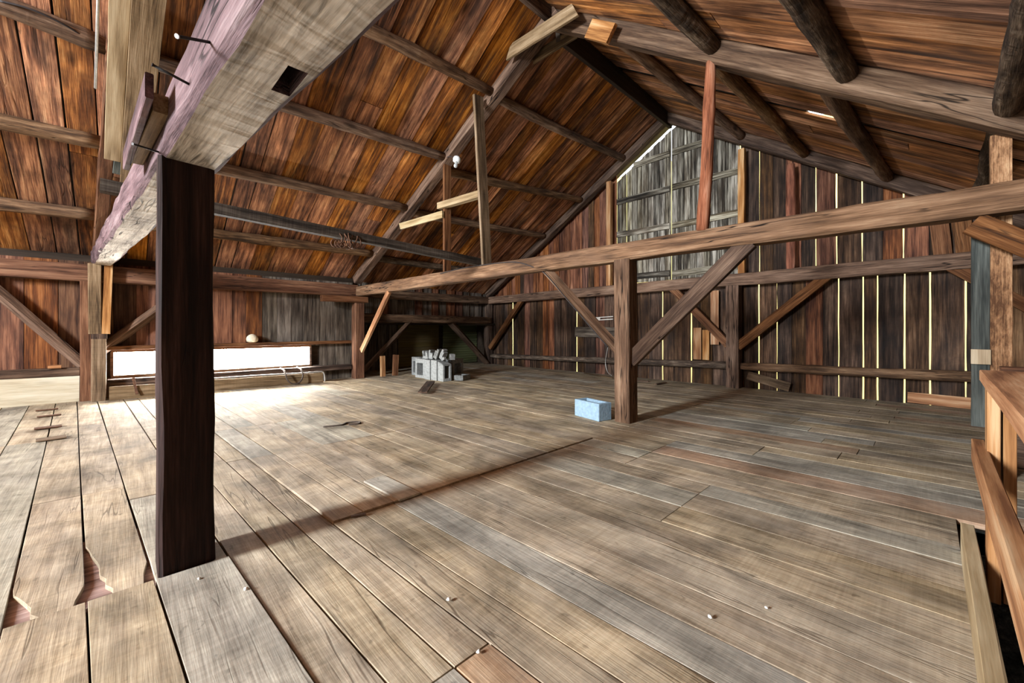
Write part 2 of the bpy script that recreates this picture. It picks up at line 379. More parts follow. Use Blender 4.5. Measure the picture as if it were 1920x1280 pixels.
M['straw'] = plain('straw_field', (.92, .70, .25), .95, .2, .4, .1)
M['white'] = plain('white_scrap', (.8, .79, .75), .8, .1)
M['leather'] = plain('dark_strap', (.06, .045, .035), .6, .3)
glass = bpy.data.materials.new('frosted_sheet_daylit'); glass.use_nodes = True
g_bs = glass.node_tree.nodes['Principled BSDF']
g_bs.inputs['Base Color'].default_value = (.85, .85, .83, 1); g_bs.inputs['Roughness'].default_value = .5
g_bs.inputs['Emission Color'].default_value = (1.0, .965, .91, 1); g_bs.inputs['Emission Strength'].default_value = WINDOW_EMIT
bulb_m = bpy.data.materials.new('clear_bulb_glass'); bulb_m.use_nodes = True
b_bs = bulb_m.node_tree.nodes['Principled BSDF']
b_bs.inputs['Base Color'].default_value = (.85, .9, .9, 1); b_bs.inputs['Roughness'].default_value = .15; b_bs.inputs['Transmission Weight'].default_value = .6

# ================================================================== THE SETTING
# ---- ground outside, seen only through the cracks
g = slab('ground', (-60, -60, -3.3), (70, 70, -3.2), M['straw']); struct(g)

bank = cover_bank = bpy.data.meshes.new('m')
bank.from_pydata([(9.5, -40, -3.2), (9.5, 50, -3.2), (20, 50, 9.5), (20, -40, 9.5), (30, -40, 9.8), (30, 50, 9.8)], [], [(0, 3, 2, 1), (3, 4, 5, 2)])
struct(link('ground_bank', bank, M['straw']))

# ---- floor
floor = root_struct('floor')
R = random.Random(11)
def skew(x): return .06 * max(0.0, min(1.0, 1 - x / 7.5))
edges = [-1.98, -1.72, -1.47, -1.22, -.98, -.74, -.52, -.29, -.096, .09, .335, .477, .640, .777, .937, 1.118, 1.300]
while edges[-1] < 7.40:
    edges.append(edges[-1] + R.choice((.165, .18, .19, .2, .215, .23, .25)))
edges[-1] = 7.62
Y0 = 2.13
def floor_board(x0, x1, ya, yb, mat, dz, gap, chip=None):
    """one floor board between two edge lines, length along +Y"""
    r = rnd(); L_ = yb - ya - gap; n = max(3, min(9, int(L_ / .5))) if not chip else 28; o = r.uniform(0, 99)
    xc = (x0 + x1) / 2; k0, k1 = skew(x0), skew(x1); rings = []
    ch = .0015
    tw = r.uniform(-.001, .001)
    for i in range(n + 1):
        y = ya + gap / 2 + L_ * i / n
        a = x0 - k0 * (y - Y0) + gap * .5 + .0022 * noise.noise((y * 1.4, o, x0))
        b = x1 - k1 * (y - Y0) - gap * .5 + .0022 * noise.noise((y * 1.4, o, x1 + 31))
        if chip:
            for side, dep, ln in chip:
                f_ = max(0.0, 1 - (y - ya) / ln) ** .8 * (1 + .35 * noise.noise((y * 22, o, side)))
                if y - ya < ln:
                    if side < 0: a += dep * f_
                    else: b -= dep * f_
        zt = dz + .0012 * noise.noise((y * .9, o, 5)) + tw * (i / n - .5)
        prof = ((a, zt - ch), (a + ch, zt), (b - ch, zt), (b, zt - ch), (b, -.028), (a, -.028))
        rings.append([Vector((y - ya, -(px - xc), z)) for px, z in prof])
    me = loft(rings)
    Mx = Matrix(((0, -1, 0, xc), (1, 0, 0, ya), (0, 0, 1, 0), (0, 0, 0, 1)))
    return link('floor_board', me, M[mat], floor, Mx)
def yspan(x):
    lo = -1.12
    if .30 < x < 3.17: lo = -.10
    hi = 8.22 if x < 3.4 else 9.55
    return lo, hi
for i in range(len(edges) - 1):
    x0, x1 = edges[i], edges[i + 1]; xm = (x0 + x1) / 2
    lo, hi = yspan(xm)
    if xm < -.52: J = [2.13, R.choice((4.2, 5.48, 6.6))]
    elif xm < -.29: J = [2.13, 5.48]
    elif xm < -.096: J = [2.13, 3.54, 5.46]
    elif xm < .09: J = [2.13, 3.54, 6.1]
    elif xm < .335: J = [2.13, 3.25, 4.45]
    elif xm < .777: J = [.975, 3.72, 4.85] if xm < .64 else [.972, 3.66, 4.83]
    else:
        J = []
        if xm < 3.0 or 3.7 < xm < 5.6: J.append(2.13)
        if xm < 2.6: J.append(3.6)
        if xm < 2.05: J.append(4.8)
        if 2.05 < xm < 2.62 or 3.45 < xm < 4.0: J.append(.97)
        if 2.73 < xm < 3.6: J.append(1.57)
        if xm > 2.6: J.append(R.choice((3.9, 4.3, 4.8, 5.2)))
        if R.random() < .5: J.append(R.uniform(6.0, 7.4))
        if xm > 4: J.append(R.uniform(.2, 1.2))
    ys = [lo] + sorted(J) + [hi]
    for ya, yb in zip(ys[:-1], ys[1:]):
        if yb - ya < .12: continue
        ym = (ya + yb) / 2
        mat = 'floor'
        rr = R.random()
        if ym < 2.13 and xm > .8:
            mat = 'floor_blue' if rr < .30 else ('floor_orange' if rr < .40 else 'floor')
        elif rr < .1: mat = 'floor_blue'
        if .09 < xm < .335 and ym < 2.1: mat = 'floor_blue'
        if xm < .09 and ym < 2.1: mat = 'floor'
        if .64 < xm < .777 and ym < .97: mat = 'floor_orange'
        if .335 < xm < .64 and ym < .97: mat = 'floor_blue'
        step = .010 if (ya > 2.1 and .77 < xm < 3.2) else (.008 if xm < .335 and ya < 2.1 and yb < 2.2 else 0)
        chip = None
        if abs(ya - 2.13) < .01 and -.29 < xm < -.096: chip = [(-1, .075, .26), (1, .03, .16)]
        if abs(ya - 2.13) < .01 and -.096 < xm < .09: chip = [(-1, .065, .55), (1, .03, .2)]
        floor_board(x0, x1, ya, yb, mat, step + R.uniform(-.001, .001), R.choice((.004, .005, .007)) if xm > 1.2 else R.choice((.006, .008, .010)), chip)
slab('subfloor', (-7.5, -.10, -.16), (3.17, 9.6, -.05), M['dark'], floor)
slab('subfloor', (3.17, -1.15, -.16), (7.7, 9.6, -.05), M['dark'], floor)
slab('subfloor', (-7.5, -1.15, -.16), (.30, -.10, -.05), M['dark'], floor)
slab('rear_decking', (-7.5, -1.15, -.05), (-2.02, 8.25, 0), M['floor'], floor)
slab('exposed_subfloor', (-.36, 2.10, -.045), (.10, 2.80, -.016), M['subfloor_red'], floor)
# patch let into the floor and the square-cut inset near the joint
floor_patch = board('floor_patch', (1.215, 2.12, .012), (1.190, 2.54, .012), .145, .012, M['floor_blue'], parent=floor)

# ---- ceiling: two slopes of separate boards
ceiling = root_struct('ceiling')
slope_l = bpy.data.objects.new('roof_slope', None); col.objects.link(slope_l); slope_l.parent = ceiling
slope_r = bpy.data.objects.new('roof_slope', None); col.objects.link(slope_r); slope_r.parent = ceiling
def roof_board(fn, x0, x1, ya, yb, mat, parent, lift):
    xm = (x0 + x1) / 2
    A = Vector((xm, ya, fn(xm, ya))); B = Vector((xm, yb, fn(xm, yb)))
    n = Vector((1, 0, 0)).cross(B - A).normalized()
    if n.z < 0: n = -n
    off = n * (.0125 + lift)
    return board('roof_board', A + off, B + off, x1 - x0, .024, mat, up=n, parent=parent, wob=.004, seg=8, cup=0)
R = random.Random(5)
x = -2.05
SLIT = UR(1546, 217, roof_r, 0.0)
while x < 7.72:
    w = R.choice((.2, .23, .26, .28, .31, .34)); x1 = min(x + w, 7.75)
    gap = R.choice((.006, .010, .014, .022))
    e = eave_l((x + x1) / 2)[0] + .30; rdg = ridge((x + x1) / 2)[0]
    if R.random() < .35:
        c = R.uniform(rdg + 1.2, e - 1.6)
        roof_board(roof_l, x + gap / 2, x1 - gap / 2, rdg, c - .003, M['roof_l'], slope_l, R.uniform(0, .006))
        roof_board(roof_l, x + gap / 2, x1 - gap / 2, c + .003, e, M['roof_l'], slope_l, R.uniform(0, .006))
    else:
        roof_board(roof_l, x + gap / 2, x1 - gap / 2, rdg, e, M['roof_l'], slope_l, R.uniform(0, .006))
    x = x1
x = -2.05
while x < 7.72:
    w = R.choice((.19, .22, .25, .28, .3)); x1 = min(x + w, 7.75)
    if x < SLIT.x - .05 < x1: x1 = SLIT.x - .05
    gap = R.choice((.003, .004, .006))
    e = -1.35; rdg = ridge((x + x1) / 2)[0]
    if R.random() < .25:
        c = R.uniform(-.2, rdg - 1.0)
        roof_board(roof_r, x + gap / 2, x1 - gap / 2, rdg, c + .003, M['roof_r'], slope_r, R.uniform(0, .006))
        roof_board(roof_r, x + gap / 2, x1 - gap / 2, c - .003, e, M['roof_r'], slope_r, R.uniform(0, .006))
    else:
        roof_board(roof_r, x + gap / 2, x1 - gap / 2, rdg, e, M['roof_r'], slope_r, R.uniform(0, .006))
    x = x1 + (.18 if abs(x1 - (SLIT.x - .05)) < 1e-6 else 0)
def cover(name, fn, xs, ya_fn, yb_fn, mat, parent, lift, cuts=None):
    V, Fs = [], []
    for k, x in enumerate(xs):
        for y in (ya_fn(x), yb_fn(x)):
            for dz in (lift, lift + .03): V.append((x, y, fn(x, y) + dz))
    for k in range(len(xs) - 1):
        a, b = 4 * k, 4 * k + 4
        Fs += [(a, a + 2, b + 2, b), (a + 1, b + 1, b + 3, a + 3), (a, b, b + 1, a + 1), (a + 2, a + 3, b + 3, b + 2)]
    e = 4 * (len(xs) - 1)
    Fs += [(0, 1, 3, 2), (e, e + 2, e + 3, e + 1)]
    me = bpy.data.meshes.new('m'); me.from_pydata(V, [], Fs)
    return link(name, me, mat, parent)
def lin(a, b, n): return [a + (b - a) * i / n for i in range(n + 1)]
RX = lambda x: ridge(x)[0]
cover('roof_covering', roof_l, lin(-7.5, 8.0, 24), RX, lambda x: eave_l(x)[0] + .4, M['shingle'], slope_l, .045)
cover('roof_covering', roof_r, lin(-7.5, SLIT.x - .05, 14), RX, lambda x: -1.45, M['shingle'], slope_r, .045)
cover('roof_covering', roof_r, lin(SLIT.x + .45, 8.0, 10), RX, lambda x: -1.45, M['shingle'], slope_r, .045)
cover('roof_covering', roof_r, lin(SLIT.x - .05, SLIT.x + .45, 1), RX, lambda x: SLIT.y + .18, M['shingle'], slope_r, .045)
cover('roof_covering', roof_r, lin(SLIT.x - .05, SLIT.x + .45, 1), lambda x: SLIT.y - .2, lambda x: -1.45, M['shingle'], slope_r, .045)
cover('rear_sheathing', roof_l, lin(-7.5, -2.06, 2), RX, lambda x: eave_l(x)[0] + .3, M['roof_l'], slope_l, 0.0)
cover('rear_sheathing', roof_r, lin(-7.5, -2.06, 2), RX, lambda x: -1.35, M['roof_r'], slope_r, 0.0)

# ---- gable wall: vertical boards, some cracks open to the daylight
GX = 7.62
wall_gable = root_struct('wall_gable')
def ygab(px): return U(px, 600, x=GX).y
def gable_board(ya, yb, z0, ztop, mat, dx, wob=.006):
    """vertical board between ya<yb; ztop(y) gives the slope of its top"""
    r = rnd(); o = r.uniform(0, 99); n = max(4, int((ztop((ya + yb) / 2) - z0) / .22)); rings = []; ym = (ya + yb) / 2
    for k in range(n + 1):
        f = k / n; pts = []
        for s, yy in ((-1, ya), (1, yb)):
            zt = ztop(yy); z = z0 + (zt - z0) * f
            yv = yy + wob * noise.noise((z * 2.3, o, s * 4.0)) + wob * .6 * noise.noise((z * 9, o, s * 4.0))
            pts.append((yv, z))
        (a, za), (b, zb) = pts
        rings.append([Vector((za - z0, a - ym, -.011)), Vector((zb - z0, b - ym, -.011)), Vector((zb - z0, b - ym, .011)), Vector((za - z0, a - ym, .011))])
    Mx = Matrix(((0, 0, -1, GX + .02 + dx), (0, 1, 0, ym), (1, 0, 0, z0), (0, 0, 0, 1)))
    return link('wall_board', loft(rings), mat, wall_gable, Mx)
def lay_gable(y_from, y_to, lit, z0, ztop, R, wmin, wmax, mats):
    """boards from y_from down to y_to; edges forced to the lit cracks"""
    cuts = sorted([y for y in lit if y_to + .08 < y < y_from - .08], reverse=True)
    stops = [y_from] + cuts + [y_to]; k = 0
    for a, b in zip(stops[:-1], stops[1:]):
        n = max(1, round((a - b) / R.uniform(wmin, wmax)))
        for i in range(n):
            hi_, lo_ = a + (b - a) * i / n, a + (b - a) * (i + 1) / n
            h2 = hi_ - (.008 if (i == 0 and a in cuts) else -.006)
            l2 = lo_ + (.008 if (i == n - 1 and b in cuts) else -.006)
            k += 1
            gable_board(l2, h2, z0, ztop, R.choice(mats), (k % 2) * .024 + R.uniform(0, .004))
R = random.Random(3)
DOOR_Y0, DOOR_Y1 = 2.25, 4.69
lit_low = [ygab(p) for p in (960, 1017, 1062, 1080, 1216, 1241, 1267, 1295, 1422, 1456, 1572, 1618, 1645, 1696, 1744, 1811)]
lit_up_r = [ygab(p) for p in (1423, 1529, 1568, 1616, 1694)]
lit_up_l = [ygab(p) for p in (1123, 1102, 1078)]
topz = lambda y: (roof_l(GX, y) if y > ridge(GX)[0] else roof_r(GX, y)) - .01
lay_gable(8.95, -1.15, lit_low, -.03, lambda y: 1.81, R, .17, .26, [M['gable']] * 6 + [M['gable_red']])
lay_gable(DOOR_Y0, -1.15, lit_up_r, 1.82, topz, R, .18, .27, [M['gable']] * 4 + [M['gable_red']])
lay_gable(8.95, DOOR_Y1, lit_up_l, 1.82, topz, R, .17, .25, [M['gable_red']] * 3 + [M['gable']] * 2)

# ---- hay doors in the gable peak: two battened leaves with clipped tops
def hay_leaf(y_lo, y_hi, hinge, name_):
    d = root_struct(name_)
    n = round((y_hi - y_lo) / .115); r = random.Random(int(y_lo * 100))
    for i in range(n):
        a, b = y_lo + (y_hi - y_lo) * i / n, y_lo + (y_hi - y_lo) * (i + 1) / n
        zt = lambda y: topz(y) - (.25 if y > 3.40 else .12)
        g0 = -.002
        rr = rnd(); o = rr.uniform(0, 99); rings = []
        litg = .010 if r.random() < .12 else -.002
        for k in range(9):
            f = k / 8; row = []
            for s, yy in ((-1, a + max(litg, 0)), (1, b)):
                z = 1.955 + (zt(yy) - 1.955) * f
                row.append((yy + .003 * noise.noise((z * 3, o, s * 3)) + (.002 * s if litg < 0 else 0), z))
            (p, zp), (q, zq) = row
            rings.append([Vector((zp - 1.955, p - (a + b) / 2, -.01)), Vector((zq - 1.955, q - (a + b) / 2, -.01)), Vector((zq - 1.955, q - (a + b) / 2, .01)), Vector((zp - 1.955, p - (a + b) / 2, .01))])
        Mx = Matrix(((0, 0, -1, GX + .03 + (i % 2) * .022), (0, 1, 0, (a + b) / 2), (1, 0, 0, 1.955), (0, 0, 0, 1)))
        link('door_board', loft(rings), M['door'], d, Mx)
    for z in (2.08, 3.0, 3.72, 4.40):
        a, b = y_lo + .02, y_hi - .02
        while topz(a) - .24 < z and a < b: a += .03
        while topz(b) - .24 < z and b > a: b -= .03
        if b - a > .2:
            board('batten', (GX + .008, a, z), (GX + .008, b, z + r.uniform(-.02, .02)), .12, .024, M['door'], up=(-1, 0, 0), parent=d, wob=.006)
    return d
hay_leaf(3.475, 4.67, 1, 'door_1')
hay_leaf(2.27, 3.465, 0, 'door_2')
d2 = bpy.data.objects['door_2']

# ---- left eave wall with the long low window
WY = 8.30
wall_l = root_struct('wall_left')
def eave_board(xa, xb, z0, z1, mat, y=WY, dy=0.0, parent=None):
    xm = (xa + xb) / 2
    return board('wall_board', (xm, y + dy, z0), (xm, y + dy, z1), xb - xa, .022, mat, up=(0, -1, 0), parent=parent or wall_l, wob=.004, seg=5)
R = random.Random(21)
WX0, WX1, WZ0, WZ1 = -.10, 2.58, .315, .655
xs = [-2.05]
while xs[-1] < 3.3: xs.append(xs[-1] + R.choice((.2, .24, .27, .3)))
xs[-1] = 3.42
for k, (a, b) in enumerate(zip(xs[:-1], xs[1:])):
    a2, b2 = a + .002, b - .002
    mat = M['eave'] if (a < 1.7) else M['eave_grey']
    dy = (k % 2) * .006
    if b > WX0 and a < WX1:
        eave_board(a2, b2, WZ1 + .02, 1.95, mat, dy=dy); eave_board(a2, b2, -.03, WZ0 - .02, mat, dy=dy)
    else:
        eave_board(a2, b2, -.03, 1.95, mat, dy=dy)
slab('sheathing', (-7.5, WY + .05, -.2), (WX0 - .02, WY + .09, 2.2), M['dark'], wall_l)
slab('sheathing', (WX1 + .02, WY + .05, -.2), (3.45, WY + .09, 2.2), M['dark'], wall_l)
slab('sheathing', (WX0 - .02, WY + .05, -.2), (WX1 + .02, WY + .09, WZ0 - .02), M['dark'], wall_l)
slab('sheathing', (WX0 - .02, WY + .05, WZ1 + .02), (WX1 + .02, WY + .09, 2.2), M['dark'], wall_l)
win = root_struct('window_1')
slab('pane', (WX0, WY + .035, WZ0), (WX1, WY + .041, WZ1), glass, win)
for a, b in (((WX0 - .03, WY - .03, WZ1), (WX1 + .03, WY + .05, WZ1 + .035)), ((WX0 - .03, WY - .03, WZ0 - .035), (WX1 + .03, WY + .05, WZ0)), ((WX0 - .035, WY - .03, WZ0), (WX0, WY + .05, WZ1)), ((WX1, WY - .03, WZ0), (WX1 + .035, WY + .05, WZ1))):
    slab('window_frame', a, b, M['beam'], win)

# second bay of the eave wall: boards over an open recess with panels behind
wall_b = root_struct('wall_recess')
def wy2(x): return 8.42 + .10 * (x - 3.4)
x = 3.42
R = random.Random(8)
k = 0
while x < 7.62:
    x1 = min(x + R.choice((.19, .22, .25, .28)), 7.66); k += 1
    eave_board(x + .001, x1 - .001, 1.16, 2.0, M['eave_grey'] if R.random() < .6 else M['eave'], y=wy2(x), dy=(k % 2) * .006, parent=wall_b)
    x = x1
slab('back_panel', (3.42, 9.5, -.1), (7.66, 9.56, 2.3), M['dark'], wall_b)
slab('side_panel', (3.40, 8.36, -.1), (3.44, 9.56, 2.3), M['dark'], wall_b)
for i in range(9): slab('panel_board', (5.05, 9.42, .02 + i * .125), (6.28, 9.45, .14 + i * .125), M['ochre'], wall_b)
for i in range(18): slab('panel_rib', (6.42, 9.40 + (i % 2) * .012, .02 + i * .065), (7.62, 9.44, .078 + i * .065), M['green'], wall_b)
for i in range(6): eave_board(3.46 + i * .26, 3.71 + i * .26, -.02, 1.3, M['eave_grey'], y=9.40, parent=wall_b)
slab('sheathing', (7.66, 8.3, -.2), (7.70, 9.6, 2.3), M['dark'], wall_b)
slab('sheathing', (3.4, 8.60, 1.1), (7.7, 9.6, 1.15), M['dark'], wall_b)

# ---- right eave wall, rear gable with the loft door opening, stairwell
wall_r = root_struct('wall_right')
x = -.2
R = random.Random(9)
while x < 7.6:
    x1 = min(x + R.choice((.22, .26, .3)), 7.66)
    board('wall_board', ((x + x1) / 2, -1.16, -.05), ((x + x1) / 2, -1.16, 2.05), x1 - x - .004, .022, M['gable'], up=(0, 1, 0), parent=wall_r)
    x = x1
slab('sheathing', (-7.5, -1.24, -2.9), (7.7, -1.19, 2.1), M['dark'], wall_r)
wall_rear = root_struct('wall_rear')
slab('boarding', (-7.5, -1.2, -.1), (-7.44, 2.31, 5.2), M['gable'], wall_rear)
slab('boarding', (-7.5, 3.37, -.1), (-7.44, 8.4, 5.2), M['gable'], wall_rear)
slab('boarding', (-7.5, 2.31, 4.38), (-7.44, 3.37, 5.2), M['gable'], wall_rear)
slab('boarding', (-7.5, 2.31, -.1), (-7.44, 3.37, 2.32), M['gable'], wall_rear)
well = root_struct('wall_stairwell')
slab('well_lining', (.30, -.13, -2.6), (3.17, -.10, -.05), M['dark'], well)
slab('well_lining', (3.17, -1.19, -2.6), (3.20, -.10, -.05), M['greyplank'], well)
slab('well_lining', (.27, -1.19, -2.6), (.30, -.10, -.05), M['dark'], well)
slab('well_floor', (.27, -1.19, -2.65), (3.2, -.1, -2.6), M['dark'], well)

# ================================================================== TIMBER FRAME
def bx1(y): return .10 - .07 * (y - 2.14)          # face line of the first bent
def bx2(y): return 3.83 - .0707 * (y - 2.2)        # face line of the second bent
def tie1_z(y): return 1.69 + .033 * (y - 2.0)      # underside of the first tie beam

# ---- first bent: dark post and mauve tie beam
post1 = timber('post', (.195, 2.235, 0), (.195, 2.245, 1.70), .185, .19, M['post1'], up=(0, 1, 0), rough=.007, wane=.012, seg=14)
tag(post1, 'thick dark reddish-brown hewn post carrying the mauve beam beside the blue-grey floorboard', 'post')
ya, yb = -1.1, 8.42
tie1 = timber('tie_beam', (bx1(ya) + .107, ya, tie1_z(ya) + .105), (bx1(yb) + .107, yb, tie1_z(yb) + .105), .215, .21, M['tie1'], rough=.012, wane=.022, seg=60)
tag(tie1, 'heavy hewn tie beam, mauve side and pale underside coloured brighter as if lit from below, on the dark post', 'beam')
# empty mortise cut into the underside
cut = slab('mortise_cutter', (.298, 1.118, 1.60), (.345, 1.28, 1.80), M['tie1'])
bo = tie1.modifiers.new('mortise', 'BOOLEAN'); bo.object = cut; bo.operation = 'DIFFERENCE'; bo.solver = 'EXACT'
dg = bpy.context.evaluated_depsgraph_get()
nm = bpy.data.meshes.new_from_object(tie1.evaluated_get(dg))
tie1.modifiers.clear(); tie1.data = nm
if len(nm.materials) < 2: nm.materials.append(M['tie1_under_bounce'])
else: nm.materials[1] = M['tie1_under_bounce']
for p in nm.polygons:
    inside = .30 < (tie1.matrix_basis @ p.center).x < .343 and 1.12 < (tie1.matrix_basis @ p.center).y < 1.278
    p.material_index = 1 if (p.normal.z < -.88 and not inside) else 0  # downward faces take the colour with the bounced light put in
bpy.data.objects.remove(cut)

# ---- second bent
post2 = timber('post', (3.915, 2.275, 0), (3.915, 2.285, 1.745), .182, .182, M['beam'], up=(0, 1, 0), rough=.005, wane=.008)
tag(post2, 'square brown hewn post with a long crack beside the pale blue block', 'post')
tie2 = timber('tie_beam', (bx2(8.2) + .09, 8.2, 1.76), (bx2(-1.12) + .09, -1.12, 1.835), .18, .195, M['beam'], rough=.010, wane=.014, sag=.025, seg=44)
tag(tie2, 'long pinkish-brown hewn tie beam crossing the loft on the cracked post', 'beam')
def rafter(fn, x0, y0, x1, y1, w, h, mat, label):
    A = Vector((x0, y0, fn(x0, y0))); B = Vector((x1, y1, fn(x1, y1)))
    n = Vector((1, 0, 0)).cross(B - A).normalized(); n = n if n.z > 0 else -n
    A -= n * (h / 2 + .004); B -= n * (h / 2 + .004)
    o = timber('rafter', A, B, w, h, mat, up=n, rough=.010, wane=.014)
    return tag(o, label, 'rafter')
rafter(roof_l, bx1(8.25) + .07, 8.25, bx1(3.05) + .07, 3.05, .13, .16, M['brace'], 'reddish rafter end sistered with a pale new board above the mauve beam')
rafter(roof_l, bx2(8.3) + .10, 8.3, bx2(3.2) + .10, 3.22, .17, .16, M['beam'], 'long squared rafter on the window side, rising from the pinkish tie beam')
rafter(roof_r, bx2(3.2) + .10, 3.28, bx2(-1.1) + .10, -1.15, .17, .20, M['beam_dark'], 'broad hewn rafter over the railing side with a pale lower edge')
rafter(roof_l, 7.46, 8.75, 7.46, 3.47, .17, .16, M['beam_dark'], 'sloping end rafter against the gable boards, on the recess side')
rafter(roof_r, 7.46, 3.47, 7.46, -1.15, .17, .17, M['beam_dark'], 'sloping end rafter against the gable boards, on the railing side')
# ridge beams
tag(timber('ridge_beam', (-1.8, 3.02, 4.72), (3.78, 3.24, 4.86), .06, .20, M['beam_dark'], wane=.004), 'squared ridge beam with a pale edge, butting on the collar plank', 'beam')
tag(timber('ridge_beam', (3.95, 3.26, 4.775), (7.58, 3.46, 5.0), .06, .28, M['dark'], wane=.004), 'blackened deep ridge beam running to the hay doors', 'beam')
# collar planks at the peak of the second bent
tag(board('collar_plank', (3.62, 3.80, 4.60), (3.66, 2.76, 4.585), .17, .035, M['tan'], up=(-1, 0, 0), cut0=.5, cut1=-.5), 'grey-brown collar plank with sloped ends nailed across the rafter peak', 'plank')
tag(board('collar_plank', (3.98, 3.70, 4.64), (3.98, 2.98, 4.62), .14, .035, M['tan'], up=(-1, 0, 0)), 'short collar plank behind the rafter peak, under the blackened ridge beam', 'plank')
o = board('patch_block', (3.73, 2.62, 4.33), (3.735, 2.34, 4.13), .19, .05, M['rail'], up=(-1, 0, 0))
tag(o, 'bright orange-yellow wooden block nailed to the broad rafter near the peak', 'block')

# ---- gable frame
tag(timber('girt', (7.48, 8.85, 1.80), (7.48, -1.1, 1.845), .17, .20, M['beam'], rough=.008, wane=.01), 'long horizontal girt across the gable boards below the hay doors', 'beam')
tag(timber('post', (7.50, 2.31, 0), (7.50, 2.31, 1.74), .19, .20, M['beam'], up=(0, 1, 0), wane=.008), 'upright wall post standing against the gable boards between two russet braces', 'post')
tag(timber('post', (7.50, 8.74, 0), (7.50, 8.74, 1.74), .17, .19, M['beam_dark'], up=(0, 1, 0), wane=.008), 'dark corner post where gable wall meets the recess wall', 'post')
pole_o = pole('log_rail', (7.50, 8.6, .24), (7.50, 2.42, .37), .06, .065, M['bark'], bend=.02)
tag(pole_o, 'low dark log rail along the gable boards from the corner post', 'rail')
tag(pole('log_rail', (7.49, 2.20, .37), (7.49, -1.05, .43), .065, .07, M['pole'], bend=.02), 'low knotty log rail along the sunlit cracks toward the railing', 'rail')
BR = ((7.47, 7.35, 1.76), (7.47, 8.62, .45), .10, .12, 'dark diagonal brace between the gable girt and the corner post'), \
     ((7.46, 3.36, 1.76), (7.46, 2.38, .72), .08, .13, 'russet diagonal brace meeting the gable post from the hay door side'), \
     ((7.46, 1.02, 1.80), (7.46, 2.24, .70), .08, .14, 'russet diagonal brace meeting the gable post from the cracked-board side'), \
     ((7.46, -.18, 1.80), (7.46, -1.05, 1.02), .08, .13, 'russet diagonal brace end under the girt behind the grey-blue plank')
for A, B, w, h, lab in BR:
    tag(timber('brace', A, B, w, h, M['brace'], up=(0, 1, 1), wane=.004, rough=.003), lab, 'brace')
# door jamb studs and the half-round stud
tag(timber('stud', (7.50, 4.76, 1.90), (7.50, 4.76, 4.15), .10, .10, M['rail'], up=(0, 1, 0), wane=.004), 'orange upright stud beside the hay doors, on the recess side', 'post')
tag(timber('stud', (7.50, 2.19, 1.93), (7.50, 2.19, 4.02), .10, .10, M['rail'], up=(0, 1, 0), wane=.004), 'orange upright stud beside the hay doors, on the railing side', 'post')
tag(pole('stud', (7.46, 1.49, 1.88), (7.46, 1.49, 3.55), .065, .06, M['redpole'], bend=.0), 'reddish round stud between the gable girt and end rafter', 'post')

# ---- king pole and small props on the second tie beam
tag(pole('prop_pole', (3.93, 1.485, 1.92), (3.95, 1.415, 3.49), .062, .045, M['redpole'], bend=.015), 'reddish peeled round prop pole standing on the pinkish tie beam', 'post')
tag(timber('prop_plank', (bx2(4.43) + .10, 4.43, 1.89), UR(896, 180, roof_l, .10), .16, .045, M['tan'], up=(0, 1, 0), wane=.003, rough=.003), 'tall leaning grey plank prop from tie beam up to the rafter', 'plank')
tag(timber('prop_plank', (bx2(5.33) + .10, 5.33, 1.88), (bx2(5.33) + .10, 5.33, 3.66), .13, .045, M['brace'], up=(0, 1, 0), wane=.003, rough=.002), 'shorter upright plank prop under the rafter, holding the pale rungs', 'plank')
tag(board('rung', (bx2(6.45) - .02, 6.46, 2.80), (bx2(5.3) + .0, 5.30, 2.80), .11, .035, M['pale'], up=(-1, 0, 0), cut0=-.4), 'pale short board nailed from rafter foot to the shorter plank prop', 'board')
tag(timber('rung', (bx2(5.4) + .02, 5.42, 2.95), (bx2(4.5) + .02, 4.47, 2.93), .09, .10, M['pale'], wane=.003, rough=.002), 'pale short rung bridging the two upright plank props', 'board')
# ---- lengthwise 4x4 resting on both tie beams
tag(timber('lengthwise_beam', (-.13, 4.52, 2.125), (3.80, 4.50, 1.955), .095, .10, M['sawn'], wane=.004, rough=.003), 'dark sawn lengthwise timber with pale underside lying over both tie beams', 'beam')

# ---- braces of the second bent
for A, B, w, h, m, lab in (((3.52, 6.90, 1.69), (3.44, 7.90, .56), .05, .11, 'rail', 'thin orange-tan brace from the pinkish tie beam to the eave post'),
                           ((3.875, 3.40, 1.77), (3.905, 2.34, .74), .10, .085, 'beam', 'pinkish split brace with a black wire, left of the cracked post'),
                           ((3.97, 1.10, 1.77), (3.915, 2.22, .66), .07, .15, 'beam_dark', 'broad dark russet brace between the cracked post and tie beam')):
    tag(timber('brace', A, B, w, h, M[m], up=(0, 1, 1), wane=.004, rough=.003), lab, 'brace')
tag(timber('brace', (4.06, -.20, 1.70), (4.06, -1.12, .98), .05, .14, M['brace'], up=(0, 1, 1), wane=.004), 'russet brace board in front of the rough-sawn post, below the tie beam', 'brace')

